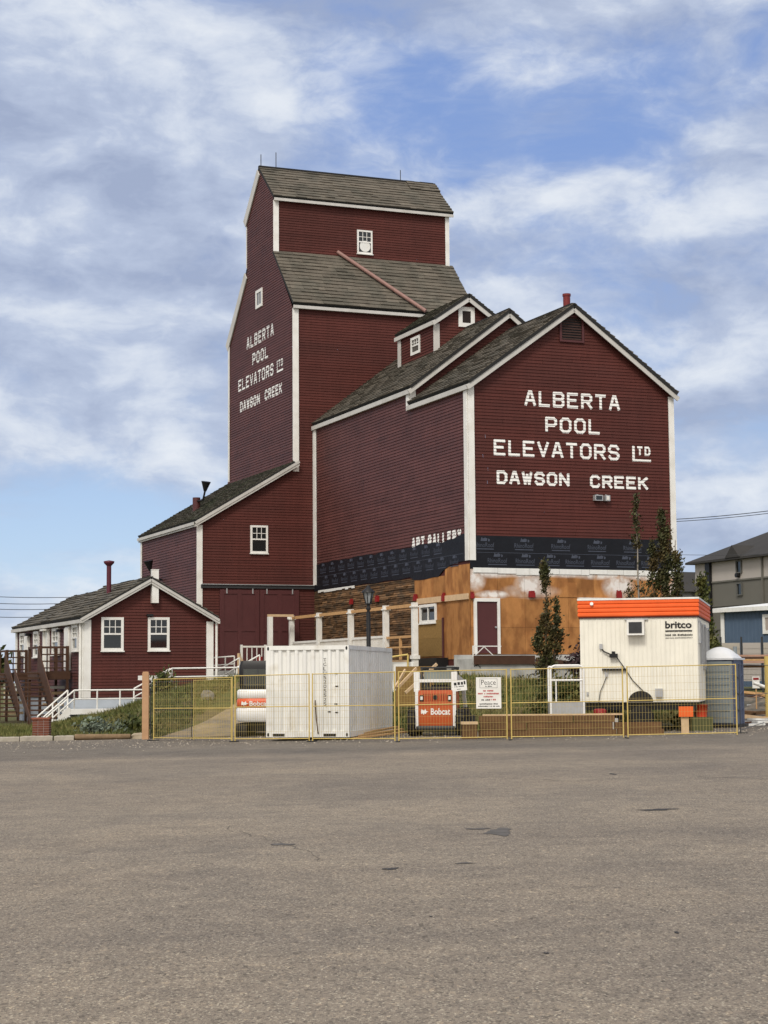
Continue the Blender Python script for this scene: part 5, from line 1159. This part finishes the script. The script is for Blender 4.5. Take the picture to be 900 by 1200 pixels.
def kerbstone(px0, px1, y, h, mat, label, grp=None, name='kerb_stone'):
    a = P(px0, y, 57.75); b = P(px1, y, 57.75); L_ = b.x-a.x; f = MB(); r = random.Random(int(px0)); n = 8
    rows = []
    for i in range(n+1):
        x = -L_/2+L_*i/n; e = 0.9 if i in (0, n) else 1.0; j = 0.012*(r.random()-0.5)
        rows.append([(x, -0.11*e, 0), (x, -0.10*e+j, h*0.8*e), (x, -0.05, h*e+j), (x, 0.08*e, h*e+j), (x, 0.12*e, h*0.7), (x, 0.12*e, 0)])
    vs = sum(rows, []); f.mesh(vs, [(i*6+k, (i+1)*6+k, (i+1)*6+(k+1) % 6, i*6+(k+1) % 6) for i in range(n) for k in range(6)]); f.face(rows[0]); f.face(rows[-1][::-1])
    o = f.build(name, mat); cx = (a.x+b.x)/2; o.location = (cx, 57.75, lotz(cx, 57.75)); o.rotation_euler = (0, -0.014, 0.01); tag(o, label, 'kerb stone', grp)
kst = M('kerb_concrete', (0.33, 0.30, 0.25), 0.9, 0.2, 5, 0.2, bump=0.4, bscale=20)
kerbstone(-40, 23, 866, 0.15, kst, 'weathered concrete kerb stone at the far left edge of the lot', 'kerb stones'); kerbstone(24, 62, 866, 0.16, kst, 'weathered concrete kerb stone at the foot of the brick pillar', 'kerb stones'); kerbstone(64, 87, 865, 0.15, kst, 'short concrete kerb stone between the brick pillar and the log', 'kerb stones')
lg = MB(); a = P(88, 864, 57.75); b = P(153, 864, 57.75); lg.tube((-(b.x-a.x)/2, 0, 0.09), ((b.x-a.x)/2, 0, 0.10), 0.10, 12, r2=0.085); o = lg.build('log', M('grey_brown_log', (0.20, 0.14, 0.085), 0.9, 0.3, 6, 0.1, bump=0.4, bscale=20)); o.location = ((a.x+b.x)/2, 57.75, lotz(a.x, 57)); tag(o, 'weathered log lying along the lot edge below the grass', 'log')
def rock(px, y, Y, w_, h, d, label, seed, mat):
    r = random.Random(seed); f = MB(); n, mrow = 9, 5; vs = []
    for j in range(mrow+1):
        ph = math.pi/2*j/mrow
        for i in range(n): a = 2*math.pi*i/n; k = 0.8+0.35*r.random(); vs.append((w_/2*k*math.cos(a)*math.cos(ph)**0.5 if j < mrow else 0, d/2*k*math.sin(a)*math.cos(ph)**0.5 if j < mrow else 0, h*math.sin(ph)*(0.9+0.15*r.random())))
    f.mesh(vs, [(j*n+i, j*n+(i+1) % n, (j+1)*n+(i+1) % n, (j+1)*n+i) for j in range(mrow) for i in range(n)]); o = f.build('boulder', mat); q = P(px, y, Y); o.location = (q.x, q.y, terr(q.x, q.y)-0.02); tag(o, label, 'boulder')
rk = M('pale_rock', (0.36, 0.30, 0.22), 0.9, 0.25, 4, 0.2, bump=0.5, bscale=12)
rock(164, 861, 57.9, 0.65, 0.2, 0.4, 'flat pale boulder at the foot of the bare wood post', 2, rk)
rock(243, 813, 66, 0.5, 0.35, 0.4, 'grey boulder in the grass under the office corner', 4, M('grey_rock', (0.2, 0.19, 0.17), 0.9, 0.25, 4))

# lamp post
lp = thing('street_lamp', 'black lantern lamp post standing behind the white container', 'street lamp', (-0.59, 66.0, terr(-0.6, 66)), 0)
H = 4.97-terr(-0.6, 66)
f = MB(); f.lathe([(0.16, 0), (0.15, 0.3), (0.085, 0.45), (0.075, H-0.95), (0.05, H-0.85), (0.10, H-0.78), (0.05, H-0.72), (0.07, H-0.62)], (0, 0, 0), 14); f.build('post', blackm, lp)
f = MB(); n = 6
for k in range(n):
    a = 2*math.pi*k/n+0.3; f.bar((0.10*math.cos(a), 0.10*math.sin(a), H-0.60), (0.21*math.cos(a), 0.21*math.sin(a), H-0.18), 0.025, 0.025)
f.lathe([(0.13, H-0.62), (0.10, H-0.58)], (0, 0, 0), 12); f.lathe([(0.25, H-0.20), (0.24, H-0.16), (0.08, H-0.03), (0.03, H+0.06)], (0, 0, 0), 12); ln = f.build('lantern', blackm, lp)
f = MB(); f.lathe([(0.09, H-0.58), (0.19, H-0.2)], (0, 0, 0), 6, smooth=False); f.build('glass', M('lamp_glass', (0.30, 0.32, 0.33), 0.1, 0.1, 3, 0.5), ln)

# ------------------------------------------------------------------ trees and shrubs
leafm = M('tree_leaf', (0.048, 0.052, 0.018), 0.6, 0.25, 2, 0.25, rgb2=(0.072, 0.052, 0.018), s2=1.5)
leafg = M('shrub_leaf', (0.055, 0.070, 0.018), 0.6, 0.25, 2, 0.25, rgb2=(0.10, 0.095, 0.025), s2=1.2)
bark = M('bark', (0.12, 0.09, 0.065), 0.9, 0.25, 6, 0.1); barkp = M('pale_bark', (0.30, 0.27, 0.23), 0.9, 0.2, 6, 0.1)
def leaf(f, c, s, r, sh):
    a = Vector((r.gauss(0, 1), r.gauss(0, 1), r.gauss(0, 1))).normalized(); u = a.orthogonal().normalized(); k = a.cross(u)
    f.face([c-u*s, c+k*s*0.55, c+u*s, c-k*s*0.55], 0, sh)
def tree(name, label, x, y, top, stems, nleaf, seed, mat=leafm, bk=bark, size=0.085, group='columnar trees by the annex', gap=None):
    """stems: list of (dx, height share, radius low, radius mid, z start share)"""
    z0 = terr(x, y); Hh = top-z0; t = thing(name, label, 'tree', (x, y, z0-0.05), 0, group); r = random.Random(seed)
    f = MB(); g = MB()
    for dx, hs, rw, zs in stems:
        h = Hh*hs; pts = [Vector((dx*0.15, 0, 0))]
        for k in range(1, 9): q = k/8; pts.append(Vector((dx*(0.15+0.85*min(1, q*1.8)) + 0.05*r.gauss(0, 1)*q, 0.05*r.gauss(0, 1), h*q)))
        for k in range(8): f.tube(pts[k], pts[k+1], 0.055*(1-k/8)+0.012, 6, r2=0.055*(1-(k+1)/8)+0.010, cap=False)
        n = int(nleaf*hs*rw/0.45)
        clumps = []
        for k in range(int(24+70*hs*rw)):
            q = zs+(1-zs)*r.random()**0.9; i = min(7, int(q*8)); c = pts[i].lerp(pts[i+1], q*8-i); w_ = rw*(1.0-0.80*q**1.6)*(0.55+0.45*min(1, (q-zs+0.05)/0.15))
            if gap and gap[0] < q < gap[1]: w_ *= 0.06
            a = r.random()*6.283; rr = w_*(0.25+0.75*r.random()**0.6); e = c+Vector((math.cos(a)*rr, math.sin(a)*rr, 0.12+0.3*r.random()))
            if not (gap and gap[0] < q < gap[1]): f.tube(c, e, 0.012, 4, r2=0.004, cap=False)
            clumps.append((e, 0.10+0.16*rw*r.random()*1.4, 0.6+0.75*r.random()))
        for k in range(n):
            e, cr_, sh = clumps[r.randrange(len(clumps))]
            c = e+Vector((r.gauss(0, 1), r.gauss(0, 1), r.gauss(0, 1.5)))*cr_*0.55
            if gap and gap[0]*h < c.z < gap[1]*h and abs(c.x-dx) < 0.25 and r.random() < 0.93: continue
            leaf(g, c, size*(0.6+0.7*r.random()), r, sh*(0.75+0.5*r.random()))
    f.build('trunk', bk, t); g.build('crown', mat, t); return t
tree('columnar_tree', 'slender columnar tree standing before the plywood wall near the maroon door', 6.05, 68.5, 5.75, [(0.0, 1.0, 0.26, 0.12), (0.36, 0.66, 0.30, 0.1), (-0.24, 0.45, 0.30, 0.1)], 4200, 1, size=0.06)
tree('columnar_tree', 'tallest thin tree with a bare length of trunk behind the trailer roof', 9.55, 68.5, 8.25, [(0.0, 1.0, 0.34, 0.12), (-0.35, 0.52, 0.42, 0.2), (0.30, 0.5, 0.4, 0.2)], 1500, 2, bk=barkp, gap=(0.58, 0.76), size=0.07)
tree('columnar_tree', 'bushy columnar tree before the right corner board, behind the trailer roof', 10.35, 67.5, 7.75, [(0.0, 1.0, 0.36, 0.1), (0.42, 0.86, 0.34, 0.1), (-0.35, 0.84, 0.34, 0.1), (-0.1, 0.66, 0.5, 0.1)], 4200, 3, size=0.06)
tree('spruce_tree', 'dark green bushy tree growing behind the right end of the trailer', 11.55, 66.0, 4.9, [(0.0, 1.0, 0.42, 0.05), (0.25, 0.6, 0.45, 0.05)], 2200, 5, mat=leafg, group='trees on the right')
def shrub(label, x, y, w_, h, n, seed, mat=leafg, size=0.08, name='shrub', squash=0.7):
    r = random.Random(seed); f = MB(); t = thing(name, label, 'shrub', (x, y, terr(x, y)-0.03)); s = MB()
    for k in range(int(8+w_*8)):
        a = r.random()*6.28; q = r.random()**0.6; e = Vector((math.cos(a)*w_/2*q, math.sin(a)*w_/2*q*squash, h*(0.35+0.65*r.random())*(1-0.45*q*q))); s.tube((e.x*0.3, e.y*0.3, 0), e, 0.012, 4, r2=0.004, cap=False)
        sh = 0.6+0.8*r.random()
        for j in range(int(n/(8+w_*8))):
            c = e*(0.45+0.6*r.random())+Vector((r.gauss(0, 1), r.gauss(0, 1), r.gauss(0, 1)))*0.13; c.z = max(c.z, 0.03); leaf(f, c, size*(0.6+0.7*r.random()), r, sh*(0.75+0.5*r.random()))
    s.build('stems', bark, t); f.build('foliage', mat, t); return t
shrub('dense green shrub spreading around the foot of the slender tree', 6.3, 63.5, 2.9, 1.35, 2300, 11)
shrub('dark green shrub beside the foot of the loader arm and timber stack', 5.2, 60.0, 1.3, 0.75, 700, 12)
shrub('dark purple shrub before the annex wall left of the trailer', 7.7, 70.0, 1.9, 2.1, 1300, 13, mat=M('purple_leaf', (0.055, 0.032, 0.036), 0.7, 0.3, 3))
shrub('dark shrub growing against the office wall above the white rail', -8.9, 73.0, 1.3, 1.15, 800, 14)
shrub('grey green sage bush on the slope below the white walkway', -9.3, 60.5, 1.9, 0.5, 900, 15, mat=M('sage_leaf', (0.13, 0.16, 0.12), 0.8, 0.2, 3), size=0.07)
shrub('green weeds on the slope beside the bare wood post', -7.9, 60.0, 1.5, 0.6, 700, 16)
shrub('dull green tree crown at the far left edge beyond the decks', -33.5, 150.0, 7, 5.0, 1500, 17, size=0.4)
shrub('low green weeds beside the toilet and under the trailer end', 9.3, 56.3, 1.2, 0.55, 500, 18)

# grass
gm = M('grass_blade', (0.085, 0.105, 0.028), 0.7, 0.3, 0.6, 0.2, rgb2=(0.19, 0.165, 0.06), s2=0.45, lo=0.42, hi=0.66)
def grass(name, label, x0, x1, y0, y1, n, seed, skip=None, hmin=0.08, hmax=0.26):
    r = random.Random(seed); f = MB()
    for k in range(n):
        x = x0+(x1-x0)*r.random(); y = y0+(y1-y0)*r.random()**1.25
        if y < edge(x)+0.25 or (skip and skip(x, y)): continue
        z = terr(x, y); h = hmin+(hmax-hmin)*r.random()**1.6; a = r.random()*3.14; w_ = 0.012+0.016*r.random(); dx, dy = math.cos(a)*w_, math.sin(a)*w_; lx, ly = r.gauss(0, 0.09), r.gauss(0, 0.09)
        f.face([(x-dx, y-dy, z-0.01), (x+dx, y+dy, z-0.01), (x+lx, y+ly, z+h)], 0, 0.6+0.7*r.random())
    return tag(f.build(name, gm), label, 'grass', kind='stuff')
onpath = lambda x, y: -7.3+0.16*(y-57.5) < x < -2.4
grass('grass', 'short green and yellow grass on the slope below the office', -20, -2.6, 57.6, 74, 34000, 1, onpath)
grass('grass', 'short rough grass behind the fence before the annex', -2.4, 10.5, 57.6, 72, 20000, 2, lambda x, y: x > 8 and y < 60)
grass('grass', 'long dry grass at the far left edge behind the kerb', -40, -20, 57.6, 100, 9000, 3, hmin=0.15, hmax=0.5)

# ------------------------------------------------------------------ beyond: hotel, far house, blue shop, pale fence
HG1 = M('pale_grey_cladding', (0.40, 0.37, 0.34), 0.8, 0.06, 0.3); HG2 = M('olive_grey_cladding', (0.135, 0.130, 0.112), 0.8, 0.06, 0.3); HR = M('dark_asphalt_roof', (0.040, 0.038, 0.036), 0.9, 0.15, 0.5, bump=0.2)
hu, hv = 91.68, 131.1
ho = thing('apartment_block', 'large grey apartment block with dark hipped roof at the right edge', 'building', W(hu, hv, 0), YAW)
hm = mapL(0.0); HE, HB = 16.1, 2.0; HLn = 60; HD = 26
f = MB(); f.box(0, HD, -HLn, 0, 13.45, HE, 0); f.box(0.02, HD-.02, -HLn+.02, -0.02, 1.0, 13.35, 1); f.build('wall', [HG1, HG2], ho)
f = MB(); f.box(-0.12, HD+.1, -HLn-.1, 0.12, 13.3, 13.5); f.box(-0.08, HD+.1, -HLn-.1, 0.08, 10.35, 10.5); f.box(-0.08, HD+.1, -HLn-.1, 0.08, 7.5, 7.65); f.build('belt_course', HG2, ho)
f = MB(); e = 0.9; rz_ = HE+6.6
A = [(-e, e, HE), (HD+e, e, HE), (HD+e, -HLn-e, HE), (-e, -HLn-e, HE)]; B = [(HD/2, -HD/2, rz_), (HD/2, -HLn+HD/2, rz_)]
f.face([A[0], A[1], B[0]]); f.face([A[1], A[2], B[1], B[0]]); f.face([A[2], A[3], B[1]]); f.face([A[3], A[0], B[0], B[1]])
f.box(-e, HD+e, -HLn-e, e, HE-0.25, HE-0.01); rf_ = f.build('roof', HR, ho)
f = MB(); vg = -10.0
f.mesh([(-1.0, vg-1.6, HE), (-1.0, vg+1.6, HE), (-1.0, vg, HE+1.5), (4, vg, HE+1.5), (2.0, vg-1.8, HE+1.2), (2.0, vg+1.8, HE+1.2)], [(0, 1, 2), (0, 2, 3, 4), (1, 5, 3, 2)]); f.build('roof_gable', HR, rf_)
f = MB(); f.mbox(hm, -3.9, -2.9, 0.02, 0.4, 2.0, 15.85); f.build('downpipe_recess', blackm, ho)
f = MB(); f.mbox(hm, -15.2, -14.95, 0.02, 0.2, 2.0, 15.85); f.build('cladding_joint', HG2, ho)
for z0, z1 in ((14.2, 15.75), (11.5, 13.05), (8.4, 10.0)): window(ho, hm, -10.7, -9.5, z0, z1, 0.14, 1, 1, sash=False, sill=False, mat=M('grey_window_frame', (0.11, 0.11, 0.10), 0.6, 0.1, 2), dep=0.2)
f = MB(); f.tube(hm(-10, 0, 13.95), hm(-10, 0.5, 13.95), 0.28, 10); f.build('vent', blackm, ho)
q = P(792, 705, 255); fh = thing('far_house', 'far house with plain dark roof between the annex and the grey apartments', 'house', (q.x-2.5, q.y, 0), YAW)
zr = lambda py: P(800, py, 255).z
f = MB(); f.box(-2, 9.5, 0, 8, 0, zr(693)); f.build('wall', M('far_pale_wall', (0.33, 0.33, 0.32), 0.8, 0.1, 1), fh)
f = MB(); f.hexa([(-3, -1, zr(693)), (9.5, -1, zr(693)), (9.5, 9, zr(693)), (-3, 9, zr(693)), (-3, 3.5, zr(667.5)), (9.5, 3.5, zr(667.5)), (9.5, 4.5, zr(667.5)), (-3, 4.5, zr(667.5))]); f.build('roof', HR, fh)
f = MB(); f.box(2.0, 3.9, -0.1, -0.02, zr(704), zr(696)); f.build('window', glass, fh)
f = MB(); f.box(5.6, 8.6, -0.2, -0.12, 0, zr(694)); f.build('dark_bay', HG2, fh)

BLUE = M('blue_metal_siding', (0.075, 0.115, 0.175), 0.55, 0.08, 1, 0.35)
q = P(845.5, 718, 125); bs = thing('blue_shop', 'blue metal sided shed with white trim and shallow white roof', 'shed', (q.x, q.y, 0), YAW+R(12))
mb_ = mapL(0.0); f = MB(); ribs(f, mapL(0.0), -16, 0, 1.0, q.z+0.05, 46, 0.03); ribs(f, mapF(0.0, 1), 0, 9, 1.0, q.z, 26, 0.03); f.box(0.01, 9, -15.99, -0.01, 1.0, q.z); f.build('wall', BLUE, bs)
f = MB(); f.hexa([(-0.45, 0.4, q.z), (-0.45, -16.5, q.z), (9, -16.5, q.z+0.8), (9, .6, q.z+.8), (-0.45, 0.4, q.z+0.28), (-0.45, -16.5, q.z+0.28), (9, -16.5, q.z+1.1), (9, .6, q.z+1.1)]); f.build('roof', contw, bs)
f = MB(); f.mbox(mb_, -0.3, 0.03, 0.035, 0.08, 1.0, q.z-0.02); f.build_each('corner_board', white, bs)
window(bs, mb_, -6.6, -3.9, q.z-1.55, q.z-0.25, 0.22, 2, 1, sash=False, sill=False, pane=M('beige_blind', (0.38, 0.33, 0.29), 0.6, 0.1, 2), dep=0.1)
pf = thing('pale_panel_fence', 'pale panelled fence with dark posts below the blue shed', 'fence', (18.6, 108, 0), R(-6))
for k in range(6):
    f = MB(); f.box(1.2*k+0.08, 1.2*k+1.12, 0, 0.05, 1.4, 3.65)
    for z in frange(1.5, 3.5, 0.3): f.box(1.2*k+0.08, 1.2*k+1.12, -0.02, -0.001, z, z+0.24)
    f.build('panel', M('pale_fence_panel', (0.40, 0.37, 0.32), 0.8, 0.1, 2) if k % 2 else HG1, pf)
    f = MB(); f.box(1.2*k-0.05, 1.2*k+0.06, -0.06, 0.06, 0.5, 4.0); f.build('post', darksteel, pf)
# ------------------------------------------------------------------ debris and building material at the right
r = random.Random(31)
dm = [lumber, lumber_pale, timberm, M('pinkish_board', (0.42, 0.25, 0.18), 0.8, 0.15, 4), steel, darksteel, brownwood]
nmd = ['fresh', 'pale', 'brown', 'pinkish', 'grey metal', 'dark metal', 'dark brown']
for k in range(46):
    px = 868+52*r.random(); Y = 60+14*r.random(); q = P(px, 800, Y); z = lotz(q.x, Y)+ (Y-60)*0.075*(0.2+0.8*r.random()); L_ = 1.2+2.2*r.random(); m_ = r.randrange(7); w_ = 0.10+0.16*r.random(); h_ = 0.04+0.08*r.random()
    f = MB(); f.box(-L_/2, L_/2, -w_/2, w_/2, 0, h_); o = f.build('scrap_board', dm[m_]); o.location = (q.x, Y, z); o.rotation_euler = (0.15*r.gauss(0, 1), 0.14*r.gauss(0, 1), r.random()*3.14)
    tag(o, nmd[m_]+' board thrown on the debris heap beside the toilet', 'board', 'boards of the debris heap')
hp = MB(); n = 10; vs = []
for j in range(n+1):
    for i in range(n+1):
        x = -3+6*i/n; y = -6+12*j/n; vs.append((x, y, (0.75*max(0, 1-(x/3.2)**2)*max(0, 1-(y/6.2)**2))*(0.7+0.6*r.random())-0.03))
hp.mesh(vs, [(j*(n+1)+i, j*(n+1)+i+1, (j+1)*(n+1)+i+1, (j+1)*(n+1)+i) for j in range(n) for i in range(n)]); o = hp.build('debris_heap', M('dark_rubble', (0.20, 0.17, 0.135), 0.95, 0.45, 5, 0.1, rgb2=(0.10, 0.095, 0.08), s2=2.5, bump=0.8, bscale=6)); o.location = (14.6, 69, 0.12); tag(o, 'low heap of dark rubble behind the toilet at the right edge', 'rubble heap', kind='stuff')
for k, (px, py, w_) in enumerate(((884, 857, 0.62), (893, 852, 0.5), (890, 859.5, 0.7))):
    q = P(px, py, 57.3+0.4*k); f = MB(); f.box(-w_/2, w_/2, -0.2, 0.2, 0, 0.06); o = f.build('foam_board', contw); o.location = (q.x, q.y, lotz(q.x, q.y)+0.01+0.07*k); o.rotation_euler = (0, 0.04*(k-1), 0.3*k); tag(o, ['white foam board lying lowest in the small pile right of the toilet', 'white foam board in the middle of the small pile right of the toilet', 'white foam board topmost in the small pile right of the toilet'][k], 'foam board', 'foam boards')
q = P(886, 800, 66); sgn = thing('warning_placard', 'white placard with red band standing in the debris right of the toilet', 'sign', (q.x, 66, 0)); f = MB(); f.box(-0.13, 0.13, 0, 0.02, q.z-0.2, q.z+0.22); f.build('board', white, sgn); f = MB(); f.box(-0.1, 0.1, -0.01, -0.002, q.z+0.1, q.z+0.18); f.build('red_band', redtape, sgn); f = MB(); f.box(-0.02, 0.02, 0.021, 0.05, 0, q.z); f.build('stake', lumber, sgn)
q = P(893, 805, 65); pp = MB(); pp.tube((-0.3, 0, 0.15), (0.35, 0, -0.1), 0.06, 8); o = pp.build('white_pipe', contw); o.location = (q.x, q.y, q.z); tag(o, 'short white pipe leaning in the debris beside the placard', 'pipe')
for k in range(4):
    q = P(884, 777-2.5*k, 80); f = MB(); f.box(-1.3, 1.3, -0.3, 0.3, 0, 0.08); o = f.build('stacked_board', dm[[3, 0, 6, 3][k]]); o.location = (q.x-0.1*k, 80, q.z); o.rotation_euler = (0, 0, 0.02*k); tag(o, ['pinkish board lowest in the flat stack behind the debris', 'fresh lumber board second in the flat stack behind the debris', 'dark brown board third in the flat stack behind the debris', 'pinkish board topmost in the flat stack behind the debris'][k], 'board', 'flat stack of boards')
f = MB(); q = P(884, 777, 80); [f.box(x-0.05, x+0.05, -0.28, 0.28, 0.2, q.z-0.005) for x in (-1.0, 1.0)]; f.box(-0.95, 0.95, -0.04, 0.04, q.z-0.2, q.z-0.1); o = f.build('trestle', timberm); o.location = (q.x, 80, 0); tag(o, 'dark trestle carrying the flat stack of boards behind the toilet', 'trestle')
# small things under and around the trailer
def pail(px, py, Y, w_, h, mat, name, label, cat):
    q = P(px, py, Y); f = MB(); f.lathe([(w_*0.42, 0), (w_*0.5, h), (w_*0.52, h), (w_*0.45, h-0.01)], (0, 0, 0), 14); o = f.build(name, mat); o.location = (q.x, Y, q.z); return tag(o, label, cat)
orp = M('orange_plastic', (0.75, 0.13, 0.025), 0.5, 0.08, 3)
q = P(804, 840, 51.5); ob = thing('orange_barricade', 'bright orange plastic board on a wood stake before the trailer corner', 'marker', (q.x, 51.5, 0), R(-4)); f = MB(); f.box(-0.2, 0.2, 0, 0.05, q.z, q.z+0.29); f.build('board', orp, ob); f = MB(); f.box(-0.13, 0.08, 0.06, 0.2, lotz(8.4, 51.5), q.z+0.1); f.build('stake', lumber_pale, ob)
q = P(822, 838, 53.5); f = MB(); f.lathe([(0.16, 0), (0.19, 0.35), (0.20, 0.35), (0.17, 0.33)], (0, 0, 0), 14); o = f.build('red_pail', M('red_plastic', (0.55, 0.05, 0.02), 0.5, 0.1, 3)); o.location = (q.x, 53.5, q.z-0.05); tag(o, 'red plastic pail standing at the right end of the trailer', 'pail')
f = MB(); f.box(-0.3, 0.3, -0.3, 0.3, 0, q.z-0.05-lotz(9, 53)); o = f.build('crate', M('olive_plastic', (0.075, 0.08, 0.03), 0.6, 0.15, 3)); o.location = (q.x, 53.6, lotz(9, 53)); tag(o, 'olive crate under the red pail beside the trailer', 'crate')
q = P(703, 832, 52.9); f = MB(); f.lathe([(0.17, 0), (0.19, 0.22), (0.15, 0.26), (0.05, 0.27)], (0, 0, 0), 14); o = f.build('fuel_can', redtape); o.location = (q.x, 52.9, lotz(6, 53)+0.45); tag(o, 'dark red can on a plank under the trailer edge', 'can')
f = MB(); f.box(-0.5, 0.5, -0.15, 0.15, 0, 0.44); o = f.build('support_block', concrete); o.location = (q.x, 52.9, lotz(6, 53)); tag(o, 'concrete block under the dark red can by the trailer', 'block')
# lumber props behind the loader
for k, (x0, y0, x1, y1) in enumerate(((463, 806, 475, 785), (466, 806, 488, 783), (475, 812, 512, 778))):
    a = P(x0, y0, 60); b = P(x1, y1, 60.6); f = MB(); f.bar(a, b, 0.09, 0.05); o = f.build('lumber_prop', lumber_pale); tag(o, ['leftmost pale lumber prop leaning between container and loader', 'middle pale lumber prop leaning between container and loader', 'longest pale lumber prop leaning above the loader'][k], 'lumber', 'lumber props')
a = P(464, 828, 62); pn = MB(); pn.box(0, 1.3, 0, 0.06, 0, 1.35); o = pn.build('plywood_sheet', osb); o.location = (a.x, 62, a.z); tag(o, 'tan plywood sheet standing on edge behind the loader', 'plywood sheet')
yr = thing('yellow_guard_rail', 'small yellow guard rail before the porch beside the container', 'guard rail', (0, 0, 0)); f = MB(); f.path([P(458, 790, 66), P(458, 770, 66), P(478, 767, 66), P(478, 792, 66)], 0.035, 8); f.build('rail', yellow, yr)
f = MB(); q = P(468, 776, 67); f.box(q.x-0.5, q.x+0.5, 66.2, 67.5, 0.9, q.z); tag(f.build('white_box', contw), 'white box platform behind the small yellow guard rail', 'box')
# ------------------------------------------------------------------ power lines
wirem = M('power_cable', (0.05, 0.055, 0.065), 0.7, 0.05, 1)
def wire(x0, y0, x1, y1, Y0, Y1, label, sag=0.5, rr=0.028):
    a, b = P(x0, y0, Y0), P(x1, y1, Y1); f = MB(); pts = []
    for k in range(17): t = k/16; q = a.lerp(b, t); q.z -= sag*4*t*(1-t); pts.append(q)
    f.path(pts, rr, 5); tag(f.build('power_line', wirem), label, 'cable', 'power lines')
wire(-60, 696, 200, 691, 150, 170, 'uppermost power line in the sky left of the office roof'); wire(-60, 703.5, 170, 698.5, 150, 168, 'second power line from the top left of the office roof'); wire(-60, 710, 150, 705, 150, 166, 'third power line from the top left of the office roof'); wire(-60, 719, 130, 714, 150, 165, 'lowest power line in the sky left of the office roof')
wire(700, 611, 1000, 584, 170, 150, 'upper of the twin power lines right of the annex', rr=0.035); wire(700, 613.5, 1000, 587, 170, 150, 'lower of the twin power lines right of the annex', rr=0.03); wire(700, 645, 1000, 643, 170, 160, 'single faint power line above the grey apartments', rr=0.02)
